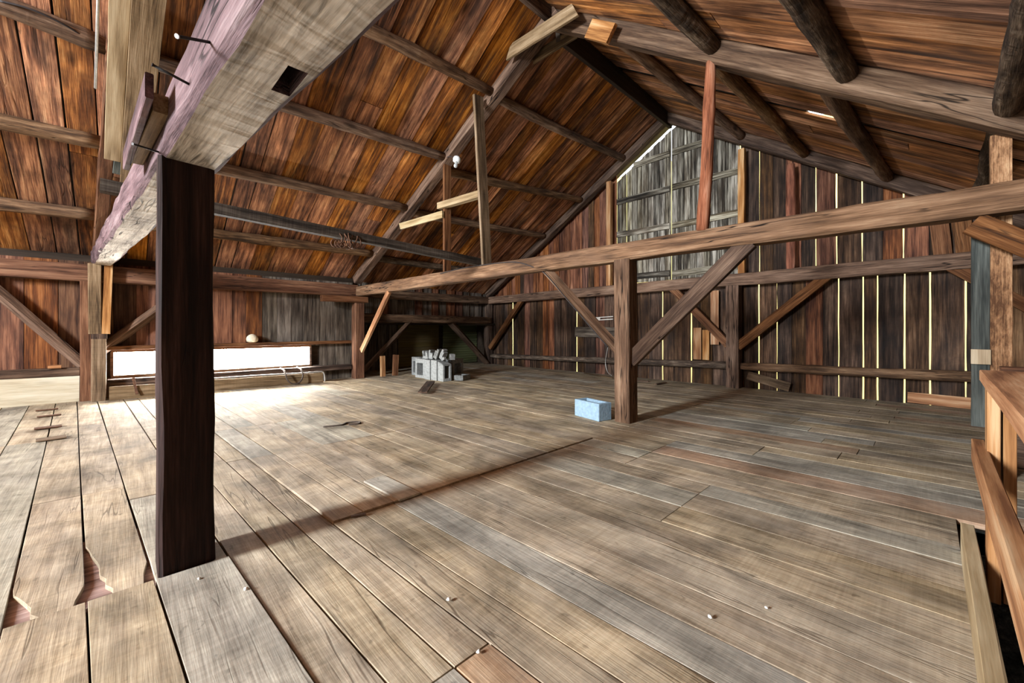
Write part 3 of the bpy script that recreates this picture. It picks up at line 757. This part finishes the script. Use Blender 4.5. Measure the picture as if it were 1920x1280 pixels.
# ---- eave plates and posts on the window side
tag(timber('wall_plate', (-2.05, 8.19, 1.78), (3.45, 8.19, 1.775), .19, .235, M['brace'], rough=.006, wane=.01), 'reddish-brown hewn wall plate above the long low window', 'beam')
tag(timber('wall_plate', (3.48, 8.33, 1.76), (7.6, 8.72, 1.80), .17, .20, M['beam_dark'], rough=.006, wane=.01), 'dark wall plate above the block pile recess', 'beam')
tag(timber('post', (3.44, 8.07, 0), (3.44, 8.07, 1.52), .19, .20, M['brace'], up=(0, 1, 0), wane=.010), 'reddish eave post under the far end of the pinkish tie beam', 'post')
tag(timber('bolster', (2.72, 8.05, 1.585), (3.60, 8.03, 1.595), .16, .12, M['brace'], wane=.008), 'short bolster timber capping the eave post below the tie beam', 'beam')
ep = thing('eave_post', (-.33, 8.2, 0), 'patched eave post of old and new pieces under the mauve beam', 'post')
timber('shaft', (-.335, 8.19, 0), (-.335, 8.19, 1.66), .19, .18, M['brace'], up=(0, 1, 0), wane=.01, parent=ep)
timber('stub', (-.245, 8.03, 0), (-.245, 8.03, .86), .145, .12, M['tan'], up=(0, 1, 0), wane=.005, parent=ep)
timber('packer', (-.24, 8.05, .86), (-.24, 8.05, .93), .16, .12, M['beam_dark'], up=(0, 1, 0), wane=.004, parent=ep)
timber('old_piece', (-.275, 8.04, .93), (-.285, 8.04, 1.90), .13, .10, M['tan'], up=(0, 1, 0), wane=.008, parent=ep)
timber('new_piece', (-.175, 8.01, .93), (-.145, 8.01, 1.90), .085, .04, M['rail'], up=(0, 1, 0), wane=.002, rough=.002, parent=ep)
for A, B, lab in (((-1.32, 8.20, 1.70), (-.40, 8.20, .50), 'brown brace from the wall plate down to the patched eave post, over the cream board'),
                  ((-.24, 8.20, .68), (.80, 8.20, 1.70), 'brown brace rising from the patched eave post, above the low window end')):
    tag(timber('brace', A, B, .09, .13, M['beam'], up=(0, -1, 1), wane=.004), lab, 'brace')
# recess timbers
tag(timber('girt', (3.52, 8.30, 1.235), (7.45, 8.66, 1.24), .15, .19, M['beam_dark'], wane=.02, rough=.012), 'dark horizontal beam across the recess over the concrete blocks', 'beam')
tag(timber('brace', (4.85, 8.42, 1.20), (3.58, 8.30, .04), .08, .14, M['beam_dark'], up=(0, -1, 1), wane=.004), 'dark sloping brace left of the concrete blocks in the recess', 'brace')
tag(timber('brace', (5.98, 8.55, 1.22), (7.40, 8.68, .04), .08, .14, M['beam_dark'], up=(0, -1, 1), wane=.004), 'dark sloping brace right of the concrete blocks, before the ribbed panel', 'brace')
tag(timber('stub_board', (3.93, 7.98, 0), (3.93, 8.0, .43), .10, .05, M['rail'], up=(0, 1, 0), wane=.003), 'orange-brown upright offcut beside the eave post', 'board')
tag(timber('stub_board', (4.19, 7.94, 0), (4.23, 7.98, .44), .12, .05, M['brace'], up=(0, 1, 0), wane=.003), 'russet upright offcut close beside the leftmost hollow block', 'board')

# ---- low window surrounds
tag(timber('window_ledge', (-.22, 8.22, .722), (3.34, 8.22, .735), .11, .06, M['brace'], wane=.004, rough=.003), 'reddish-brown ledge rail over the long low window', 'board')
tag(timber('sill_beam', (-.16, 8.19, .225), (3.32, 8.17, .235), .14, .10, M['beam_dark'], wane=.01), 'dark sill beam under the long low window', 'beam')
tag(board('kick_board', (-.14, 7.95, .095), (2.66, 7.80, .095), .19, .03, M['tan'], up=(0, -1, 0)), 'dusty pale kick board on the floor below the low window', 'board')
tag(board('cream_board', (-2.0, 8.16, .185), (-.435, 8.17, .17), .36, .03, M['cream'], up=(0, -1, 0)), 'cream-painted wide board standing on the floor by the patched eave post', 'board')
tag(timber('sill_beam', (-2.0, 8.22, .42), (-.435, 8.22, .41), .12, .11, M['beam_dark'], wane=.008), 'dark sill beam above the cream-painted board', 'beam')
tag(timber('wood_block', (-.72, 8.15, .49), (-.60, 8.15, .49), .05, .045, M['rail'], wane=.003), 'small orange wood block lying above the cream-painted board', 'block')

# ---- sister boards at the first rafter (they follow the rafter slope)
def along(x0, y0, x1, y1, off, w, t, mat, name, label):
    A = Vector((x0, y0, roof_l(x0, y0) - off)); B = Vector((x1, y1, roof_l(x1, y1) - off))
    n = Vector((1, 0, 0)).cross(B - A).normalized(); n = n if n.z > 0 else -n
    return tag(board(name, A, B, w, t, mat, up=n), label, 'board')
along(-.085, 6.28, .0, 4.2, .25, .13, .04, M['pale'], 'sister_board', 'pale new board nailed under the reddish rafter near the mauve beam')
along(.06, 6.95, .17, 4.2, .30, .21, .045, M['tan'], 'sister_plank', 'wide aged tan plank hanging beside the pale new board')
along(-.055, 6.5, .055, 5.2, .22, .07, .03, M['greyplank'], 'sister_board', 'thin greenish-grey wedge board between the pale board and tan plank')

# ---- purlin poles
def x_at(P, Q, x):
    f = (x - P.x) / (Q.x - P.x)
    return P + (Q - P) * f
def purlin(fn, p, q, xa, xb, r, mat, label):
    P, Q = UR(*p, fn, r + .01), UR(*q, fn, r + .01)
    dy = (Q.y - P.y) / (Q.x - P.x)
    dy = max(-.12, min(.12, dy)); m = (P + Q) / 2
    A = Vector((xa, m.y + dy * (xa - m.x), 0)); B = Vector((xb, m.y + dy * (xb - m.x), 0))
    A.z = fn(A.x, A.y) - r - .008; B.z = fn(B.x, B.y) - r - .008
    return tag(pole('purlin_pole', A, B, r * 1.05, r * .9, mat, bend=.025), label, 'pole')
W = 'on the window-side roof'
E_ = 'on the railing-side roof'
for p, q, lab in (((668, 48), (912, 168), 'peeled purlin pole %s, highest of those before the long squared rafter' % W),
                  ((522, 192), (828, 293), 'peeled purlin pole %s, second from the top, ending at the bulb' % W),
                  ((408, 315), (775, 392), 'peeled purlin pole %s, just above the lengthwise sawn timber' % W),
                  ((404, 437), (705, 476), 'peeled purlin pole %s, lowest, nearest the reddish wall plate' % W)):
    P = UR(*q, roof_l, .07)
    purlin(roof_l, p, q, bx1(P.y) + .15, bx2(P.y) + .02, .075, M['pole'], lab)
for p, q, lab in (((0, 12), (178, 80), 'split purlin pole %s carrying a black cable' % W),
                  ((0, 228), (170, 264), 'peeled middle purlin pole %s left of the pale new board' % W),
                  ((0, 382), (165, 402), 'peeled purlin pole %s left of the reddish rafter, nearest the plate' % W)):
    P = UR(*q, roof_l, .07)
    purlin(roof_l, p, q, -2.0, bx1(P.y) + .02, .085, M['pole'], lab)
for p, q, m, lab in (((945, 190), (1158, 292), 'pole', 'smooth pale purlin pole %s, highest of those near the gable' % W),
                     ((850, 324), (1085, 374), 'pole', 'purlin pole %s, second from the top near the gable' % W),
                     ((835, 410), (1010, 441), 'pole', 'dim purlin pole %s, third from the top near the gable' % W),
                     ((720, 486), (890, 508), 'bark', 'dark lowest purlin pole %s above the block pile recess' % W)):
    P = UR(*p, roof_l, .07)
    purlin(roof_l, p, q, bx2(P.y) + .2, 7.44, .072, M[m], lab)
for p, q, m, lab in (((1240, 2), (1325, 70), 'bark', 'dark bark purlin pole %s, next to the orange block' % E_),
                     ((1490, 2), (1572, 108), 'bark', 'thick bark purlin pole %s, second from the peak, before the broad rafter' % E_),
                     ((1918, 66), (1898, 172), 'bark', 'flaking bark purlin pole %s, lowest, before the broad rafter' % E_)):
    P = UR(*q, roof_r, .07)
    purlin(roof_r, p, q, .2, bx2(P.y) + .04, .085, M[m], lab)
for p, q, m, lab in (((1185, 92), (1345, 220), 'pole', 'brown purlin pole %s nearest the peak, behind the broad rafter' % E_),
                     ((1352, 130), (1488, 268), 'pole', 'brown purlin pole %s behind the reddish prop pole' % E_),
                     ((1567, 180), (1655, 318), 'pole', 'brown knotty purlin pole %s beside the bright roof slit' % E_),
                     ((1866, 268), (1838, 340), 'bark', 'light-edged bark purlin pole %s beside the rough-sawn post' % E_)):
    P = UR(*p, roof_r, .07)
    purlin(roof_r, p, q, bx2(P.y) + .2, 7.44, .073, M[m], lab)

# ---- rough-sawn post with grey plank, and the stair railing
tag(timber('post', (4.25, -.335, 0), (4.25, -.335, 2.30), .09, .095, M['rough'], up=(0, 1, 0), wane=.002, rough=.002), 'rough-sawn orange-brown post behind the end of the pinkish tie beam', 'post')
tag(timber('plank', (4.235, -.245, .33), (4.235, -.245, 1.72), .04, .085, M['greyplank'], up=(0, 1, 0), wane=.003, rough=.002), 'blue-grey plank standing against the rough-sawn post', 'plank')
tag(timber('cleat', (4.20, -.245, .76), (4.20, -.245, .86), .03, .09, M['pale'], up=(0, 1, 0), wane=.002, rough=.001), 'small pale cleat nailed across the blue-grey plank', 'block')
rl = thing('stair_railing', (2.4, -.15, 0), 'orange sawn-lumber railing with flat top rail around the stair opening', 'railing')
board('top_rail', (2.20, -.195, .835), (.55, -.165, .835), .14, .038, M['rail'], parent=rl)
board('mid_rail', (2.62, -.145, .485), (.62, -.120, .505), .09, .038, M['rail'], up=(0, 1, 0), parent=rl)
timber('baluster', (2.42, -.172, -.04), (2.42, -.172, .815), .085, .034, M['rail'], up=(0, 1, 0), wane=.002, rough=.001, parent=rl)
timber('baluster', (2.44, -.212, -.04), (2.44, -.212, .815), .085, .034, M['rail'], up=(0, 1, 0), wane=.002, rough=.001, parent=rl)
timber('baluster', (.80, -.19, -.04), (.80, -.19, .815), .085, .034, M['rail'], up=(0, 1, 0), wane=.002, rough=.001, parent=rl)
board('cross_rail', (3.08, -.27, .42), (3.08, -1.15, .42), .17, .035, M['beam_dark'], up=(-1, 0, 0), parent=rl)
board('back_rail', (3.06, -.24, .80), (3.06, -1.15, .80), .09, .035, M['brace'], parent=rl)
tag(timber('curb_board', (2.69, -.118, .068), (.45, -.108, .068), .04, .138, M['pale'], wane=.002, rough=.002), 'pale curb board on edge along the stair opening', 'board')

# ================================================================== SMALL THINGS
def grid_solid(us, vs, holes, t):
    """flat grid of cells (u, v) minus holes, thickness t along z: a hollow concrete block"""
    bm = bmesh.new(); nu, nv = len(us) - 1, len(vs) - 1
    vv = {}
    def V(i, j, k):
        if (i, j, k) not in vv: vv[(i, j, k)] = bm.verts.new((us[i], vs[j], (-t / 2, t / 2)[k]))
        return vv[(i, j, k)]
    full = lambda i, j: 0 <= i < nu and 0 <= j < nv and (i, j) not in holes
    for i in range(nu):
        for j in range(nv):
            if not full(i, j): continue
            bm.faces.new((V(i, j, 1), V(i + 1, j, 1), V(i + 1, j + 1, 1), V(i, j + 1, 1)))
            bm.faces.new((V(i, j, 0), V(i, j + 1, 0), V(i + 1, j + 1, 0), V(i + 1, j, 0)))
            if not full(i - 1, j): bm.faces.new((V(i, j, 0), V(i, j, 1), V(i, j + 1, 1), V(i, j + 1, 0)))
            if not full(i + 1, j): bm.faces.new((V(i + 1, j, 0), V(i + 1, j + 1, 0), V(i + 1, j + 1, 1), V(i + 1, j, 1)))
            if not full(i, j - 1): bm.faces.new((V(i, j, 0), V(i + 1, j, 0), V(i + 1, j, 1), V(i, j, 1)))
            if not full(i, j + 1): bm.faces.new((V(i, j + 1, 0), V(i, j + 1, 1), V(i + 1, j + 1, 1), V(i + 1, j + 1, 0)))
    bmesh.ops.recalc_face_normals(bm, faces=bm.faces[:])
    bmesh.ops.bevel(bm, geom=[e for e in bm.edges if e.calc_face_angle(0) > .5], offset=.005, segments=1, affect='EDGES')
    me = bpy.data.meshes.new('m'); bm.to_mesh(me); bm.free()
    return me
def rotm(loc, rx=0, ry=0, rz=0):
    from mathutils import Euler
    return Matrix.Translation(Vector(loc)) @ Euler((rx, ry, rz), 'XYZ').to_matrix().to_4x4()
H = math.pi / 2
# pale blue half block: open core upward, beside the cracked post
me = grid_solid([-.195, -.155, .155, .195], [-.095, -.06, .06, .095], {(1, 1)}, .19)
bl = link('concrete_block', me, M['blue'], None, rotm((3.805, 2.633, .097), 0, 0, H - .2))
tag(bl, 'pale blue hollow concrete block lying by the cracked post', 'block')
# upright smooth-faced blocks of the pile (cores run along Y, smooth face to -X)
def std_block(loc, rz, mat, label, chip=False, w=.19, one=True, hgt=.39):
    us = [-.095, -.055, .055, .095]
    vs_ = [-hgt / 2, -hgt / 2 + .055, hgt / 2 - .075, hgt / 2 - .045, hgt / 2 - .02, hgt / 2]
    me = grid_solid(us, vs_, {(1, 1), (1, 3)} if one else {(1, 1)}, w)
    if chip:
        for v in me.vertices:
            if v.co.y > hgt / 2 - .01 and v.co.x > .05: pass
            if v.co.y > hgt / 2 - .03 and v.co.z > w / 2 - .02: v.co.y -= .045
    o = link('concrete_block', me, mat, None, rotm(loc, H, 0, rz))
    return tag(o, label, 'block')
# with rotation (90,0,rz): local x -> world x, local y -> up, local z -> -y
std_block((4.40, 6.87, .196), .03, M['concrete'], 'smooth-faced upright concrete block touching the hollow-faced block')
std_block((4.42, 6.665, .196), .02, M['concrete'], 'smooth-faced upright concrete block in the middle of three in a row')
std_block((4.44, 6.46, .186), -.02, M['concrete'], 'smooth-faced upright concrete block with a chipped corner, end of row', chip=True, hgt=.37)
# blocks turned to show their core (core axis along X)
def face_block(loc, rz, mat, label):
    us = [-.17, -.115, .095, .17]; vs_ = [-.195, -.135, .105, .14, .16, .195]
    me = grid_solid(us, vs_, {(1, 1)}, .19)
    o = link('concrete_block', me, mat, None, rotm(loc, H, 0, rz))
    return tag(o, label, 'block')
face_block((4.44, 7.20, .196), -H + .06, M['concrete'], 'hollow-faced concrete block with open core beside the smooth row')
face_block((4.62, 7.66, .196), -H + .04, M['concrete'], 'hollow-faced concrete block at the back, nearest the upright offcuts')
face_block((4.86, 6.72, .196), .25, M['concrete_dark'], 'dim concrete block standing behind the chipped block')
o = link('concrete_block', grid_solid([-.15, -.11, .07, .15], [-.12, -.07, .05, .12], {(1, 1)}, .10), M['concrete_dark'], None, rotm((4.78, 6.38, .052), .0, 0, .4)); tag(o, 'broken low concrete block piece on the floor behind the chipped block', 'block')
# broken pieces on top
def shard(loc, rot, us, vs_, holes, t, mat, label):
    me = grid_solid(us, vs_, holes, t); r = rnd()
    for v in me.vertices:
        v.co += Vector((r.uniform(-1, 1), r.uniform(-1, 1), r.uniform(-1, 1))) * .006
    o = link('block_fragment', me, mat, None, rotm(loc, *rot)); return tag(o, label, 'block')
shard((4.45, 7.08, .475), (H, 0, -H), [-.095, -.06, .02, .05, .095], [-.08, -.02, .05, .08], {(1, 1), (1, 2), (3, 2)}, .12, M['concrete'], 'broken U-shaped block fragment on top of the hollow-faced block')
shard((4.46, 6.90, .484), (H, .1, -H + .3), [-.05, -.01, .05], [-.08, .0, .04, .09], {(1, 2)}, .14, M['concrete'], 'jagged upright block fragment on the smooth-faced row')
shard((4.47, 6.73, .507), (H, .42, -H + .2), [-.045, .0, .045], [-.10, .0, .06, .11], {(0, 2)}, .12, M['concrete_dark'], 'tilted dark block fragment leaning on the smooth-faced row')
shard((4.50, 6.585, .507), (H, .5, -H + .1), [-.035, .02, .05], [-.10, .0, .06, .10], {(1, 2)}, .10, M['concrete'], 'tilted light-topped block fragment leaning on the smooth-faced row')
shard((4.45, 6.52, .440), (H, -.5, -H), [-.05, .0, .05], [-.05, .0, .05], {(1, 1)}, .05, M['concrete'], 'small triangular block chip above the chipped block')
shard((4.64, 6.50, .452), (H, .0, -H - .5), [-.09, -.03, .04, .09], [-.055, .0, .055], {(1, 1)}, .10, M['concrete_dark'], 'low dark block fragment at the back of the pile')

# dark loose plank on the floor
tag(board('loose_plank', (3.27, 5.34, .035), (4.00, 6.26, .045), .145, .025, M['beam_dark'], wob=.006), 'short dark loose plank lying on the floor before the blocks', 'plank')
for A, B, w, m, lab in (((7.36, 5.30, .02), (7.05, 4.40, .02), .05, 'tan', 'thin pale stick on the floor near the gable log rail'),
                        ((7.02, 3.90, .015), (7.10, 3.66, .015), .05, 'beam_dark', 'small dark flat offcut on the floor beyond the cracked post'),
                        ((6.78, 3.36, .02), (7.12, 3.34, .02), .05, 'beam_dark', 'short dark stick pointing to the gable beyond the cracked post')):
    tag(board('wood_scrap', A, B, w, .02, M[m]), lab, 'wood scrap')
tag(board('leaning_board', (7.56, 2.12, .22), (7.54, 1.52, .08), .14, .022, M['tan'], up=(-1, 0, .2)), 'tilted brown board tucked under the log rail by the gable post', 'board')
tag(board('floor_edge_board', (7.57, .20, .085), (7.57, -.36, .075), .14, .022, M['rail'], up=(-1, 0, 0)), 'short orange board at the foot of the gable boards near the railing', 'board')
tag(board('nailed_board', (7.57, 5.72, .93), (7.57, 4.66, .92), .23, .022, M['eave_grey'], up=(-1, 0, 0)), 'pale grey board nailed level on the gable boards behind the split brace', 'board')
# orange short boards patched on the gable, right of the girt brace
for ya_, yb_, z0_, z1_, lab in ((2.72, 2.58, .72, 1.68, 'orange patch board on the gable, beside the hay-side brace, tallest'), (3.02, 2.88, .44, 1.02, 'orange patch board on the gable under the hay-side brace, shorter'), (2.86, 2.74, .44, .98, 'narrow orange patch board on the gable between its neighbours')):
    tag(board('patch_board', (7.575, (ya_ + yb_) / 2, z0_), (7.575, (ya_ + yb_) / 2, z1_), abs(ya_ - yb_), .016, M['rail'], up=(-1, 0, 0)), lab, 'board')
for px_, lab in ((1768, 'pinkish patch board high on the gable, farther from the blue-grey plank'), (1811, 'pinkish patch board high on the gable, close to the blue-grey plank')):
    y = U(px_, 440, x=7.57).y
    tag(board('patch_board', (7.575, y, 1.95), (7.575, y + .04, 2.42), .17, .016, M['brace'], up=(-1, 0, 0)), lab, 'board')

mb = thing('wall_bracket', (7.56, 4.95, 1.22), 'small white two-pronged metal bracket on the gable boards above the grey board', 'bracket')
for dz_ in (-.025, .03): board('prong', (7.585, 5.16, 1.22 + dz_), (7.58, 4.72, 1.235 + dz_), .022, .012, M['white'], up=(-1, 0, 0), parent=mb)
board('plate', (7.585, 5.25, 1.225), (7.585, 5.05, 1.225), .075, .008, M['white'], up=(-1, 0, 0), parent=mb)
tag(tube('hanging_wire', smooth_path([(7.55, 4.78, .84), (7.50, 4.80, .6), (7.38, 4.78, .3), (7.36, 4.72, .1), (7.30, 4.58, .03)]), .008, M['galv']), 'thin pale wire hanging from the grey board to the floor', 'wire')

# spikes in the tie beam
def spike(P, Q, label):
    P, Q = Vector(P), Vector(Q); D = (Q - P).normalized()
    t = thing('spike', P, label, 'nail')
    tube('shank', [P - D * .03, Q], .0038, M['iron'], t)
    tube('head', [Q, Q + D * .003], .0055, M['galv'] if 'pale' in label else M['iron'], t, n=8)
spike(U(397, 80, x=.165), U(333, 68, x=.092), 'large spike with pale head driven in the mauve beam')
spike(U(355, 158, x=.145), U(287, 122, x=.062), 'large black spike in the mauve beam above the cleat')
spike(U(298, 285, x=.105), U(250, 270, x=.028), 'black spike through the lower end of the mauve cleat')
cl = thing('beam_cleat', (.05, 2.2, 1.78), 'mauve two-piece wooden cleat spiked to the side of the mauve beam', 'cleat')
board('slat', (.062, 1.78, 1.80), (.010, 2.66, 1.80), .085, .022, M['tie1'], up=(-1, -.06, 0), parent=cl)
board('spacer', (.098, 1.90, 1.80), (.046, 2.56, 1.80), .065, .045, M['tan'], up=(-1, -.06, 0), parent=cl)

# porcelain lamp holder and bulb under the rafter
def lathe(name, prof, M_, mat, parent, n=16):
    rings = [[Vector((r * math.cos(2 * math.pi * i / n), r * math.sin(2 * math.pi * i / n), z)) for i in range(n)] for r, z in prof]
    return link(name, loft(rings, smooth=True), mat, parent, M_)
lp = U(856, 303, x=3.60)
lm = thing('lamp_holder', lp, 'white porcelain lamp holder with clear bulb under the squared rafter', 'lamp')
Ml = rotm(lp, 0, .25, 0)
lathe('holder', [(.02, .07), (.055, .065), (.062, .035), (.055, .0), (.03, -.01)], Ml, M['porcelain'], lm)
lathe('bulb', [(.014, -.008), (.02, -.03), (.03, -.06), (.026, -.085), (.008, -.098)], Ml, bulb_m, lm)
tube('lead', smooth_path([lp + Vector((0, .02, .06)), lp + Vector((-.03, .10, .10)), lp + Vector((-.02, .22, .13))]), .006, M['cable'], lm)

# black wire along the tie beam and down the split brace
pts = [Vector((bx2(y) - .012, y, z)) for y, z in ((5.35, 1.87), (4.9, 1.90), (4.4, 1.905), (3.9, 1.89), (3.7, 1.86), (3.5, 1.79))] + [Vector((3.815, 3.36, 1.70)), Vector((3.80, 3.0, 1.36)), Vector((3.805, 2.7, 1.06)), Vector((3.83, 2.45, .80))]
tag(tube('wire', smooth_path(pts), .007, M['cable']), 'black wire stapled along the pinkish tie beam and down the split brace', 'wire')
# cable along the split purlin pole
pts = [UR(px_, py_, roof_l, .15) for px_, py_ in ((0, 2), (60, 18), (120, 46), (165, 74), (200, 94))]
tag(tube('cable', smooth_path(pts), .008, M['cable']), 'black cable slung along the split purlin pole to the pale board', 'cable')
P0, P1 = UR(184, 0, roof_l, .20), UR(179, 165, roof_l, .20)
P0 = P0 + (P0 - P1) * .6
tag(tube('rod', [P0, (P0 + P1) / 2, P1], .011, M['galv']), 'thin pale metal rod hanging beside the reddish rafter', 'rod')
# bundle of wire loops on the lengthwise timber
wb = thing('wire_bundle', (1.80, 4.5, 2.03), 'tangled dark chain and wire loops over the lengthwise sawn timber', 'chain')
r = random.Random(4)
for i in range(7):
    cx = 1.70 + i * .035; ph = r.uniform(0, 6); rr = r.uniform(.065, .085)
    pts = [Vector((cx + .02 * math.sin(a * 2 + ph), 4.515 + rr * math.cos(a), 2.005 + (rr + .012) * math.sin(a) - .02)) for a in [k * 2 * math.pi / 18 for k in range(19)]]
    tube('loop', pts, .006, M['rust'], wb)
for i in range(3):
    cx = 1.64 + i * .04
    pts = [Vector((cx + .035 * math.cos(a), 4.46, 1.925 + .04 * math.sin(a))) for a in [k * 2 * math.pi / 14 for k in range(15)]]
    tube('ring', pts, .006, M['rust'], wb)

# on and under the window ledge
bp_ = U(473, 640, y=8.20)
nb = lathe('paper_nest', [(.05, 0), (.085, .02), (.092, .06), (.08, .10), (.05, .13), (.015, .145)], Matrix.Translation(Vector((bp_.x, 8.20, .764))), M['nest'], None)
tag(nb, 'ivory dome-shaped papery nest sitting on the window ledge rail', 'nest')
tag(tube('conduit', smooth_path([(.95, 7.86, .215), (1.6, 7.83, .218), (2.2, 7.80, .21), (2.58, 7.77, .215), (2.66, 7.765, .195), (2.68, 7.76, .10), (2.68, 7.76, .03)]), .013, M['galv']), 'thin metal conduit along the kick board bending down to the floor', 'pipe')
pts = []
u0, u1 = U(536, 690, y=7.74), U(568, 690, y=7.74)
cx = (u0.x + u1.x) / 2; hw = (u1.x - u0.x) / 2
for k in range(15):
    a = math.pi * k / 14
    pts.append(Vector((cx - hw * math.cos(a), 7.74 - .04 * math.sin(a), .20 - .165 * math.sin(a))))
pts = [Vector((cx - hw, 8.09, .295)), Vector((cx - hw, 7.86, .28))] + pts + [Vector((cx + hw, 7.86, .28)), Vector((cx + hw, 8.09, .295))]
tag(tube('harness_strap', pts, .013, M['leather']), 'dark U-shaped harness strap hanging from the window sill beam', 'strap')
q = U(250, 703, y=7.93)
tag(board('hook_bar', (q.x, 7.93, .30), (q.x + .04, 7.88, .06), .035, .012, M['rust'], up=(0, -1, 0)), 'rusty flat hook bar leaning on the kick board', 'bar')

# floor litter
for i, (px_, py_, lab) in enumerate(((88, 768, 'flat metal hinge strap on the floor nearest the cream board'), (92, 779, 'long flat metal hinge strap second from the cream board'), (90, 801, 'flat metal hinge strap pair between the other straps'), (96, 822, 'small flat wooden plate beyond the metal hinge straps'))):
    q = U(px_, py_, z=.012)
    tag(board('hinge_strap', q + Vector((-.09, 0, 0)), q + Vector((.09, .02, 0)), (.05, .07, .10, .12)[i], .012, M['tan' if i == 3 else 'rust'], wob=.004), lab, 'hinge')
q = U(640, 797, z=.014)
tag(tube('hook', smooth_path([q + Vector((-.16, .05, 0)), q, q + Vector((.08, .06, 0)), q + Vector((.18, .02, 0)), q + Vector((.16, -.06, 0)), q + Vector((.06, -.03, 0))]), .012, M['leather']), 'dark looped leather strap end lying on the pale floorboards', 'strap')
q = U(667, 967, z=.012)
tag(board('wood_chip', q + Vector((-.02, .01, 0)), q + Vector((.05, -.01, 0)), .016, .01, M['beam_dark']), 'small dark wood chip on the floor joint', 'wood scrap')
r = random.Random(2)
for i, (px_, py_, s, lab) in enumerate(((1332, 1157, .011, 'white pebble-like plaster crumb on the floor, largest of the crumbs'), (1437, 1139, .007, 'tiny white crumb on the floor beside a board joint'), (841, 1124, .011, 'white crumb on the bluish floorboard'), (897, 1222, .010, 'white crumb at the butt joint by the orange floorboard'), (461, 1105, .012, 'pale leaf-like chip on the blue-grey floorboard by the dark post'), (374, 1085, .010, 'yellowish chip on the blue-grey floorboard nearest the dark post'))):
    q = U(px_, py_, z=.008)
    s *= .7
    prof = [(s * .5, 0), (s, s * .3), (s * .9, s * .8), (s * .3, s * 1.1)]
    o = lathe('crumb', prof, Matrix.Translation(q + Vector((0, 0, -.002))), M['white'], None, n=7)
    for v in o.data.vertices: v.co *= 1 + r.uniform(-.25, .25)
    tag(o, lab, 'crumb')

# ------------------------------------------------------------------ sets of like things
GROUPS = {'purlin_pole': 'round purlin poles under the roof boards', 'rafter': 'squared rafters', 'brace': 'diagonal braces of the frame',
          'concrete_block': 'hollow concrete blocks', 'block_fragment': 'broken block pieces on the pile', 'spike': 'iron spikes in the tie beam',
          'crumb': 'pale crumbs on the floorboards', 'hinge_strap': 'flat hinge straps on the floor', 'patch_board': 'patch boards on the gable',
          'tie_beam': 'tie beams', 'prop_plank': 'plank props on the tie beam', 'rung': 'pale rungs between the props', 'log_rail': 'log rails along the gable',
          'stud': 'gable studs', 'wood_scrap': 'wood scraps near the gable', 'stub_board': 'upright offcuts in the recess', 'collar_plank': 'collar planks at the peak',
          'ridge_beam': 'ridge beams', 'wall_plate': 'eave wall plates', 'post': 'frame posts'}
for o in list(scn.objects):
    if o.parent is None and o.get('category') and not o.get('group'):
        k = o.name.split('.')[0]
        if k in GROUPS: o['group'] = GROUPS[k]
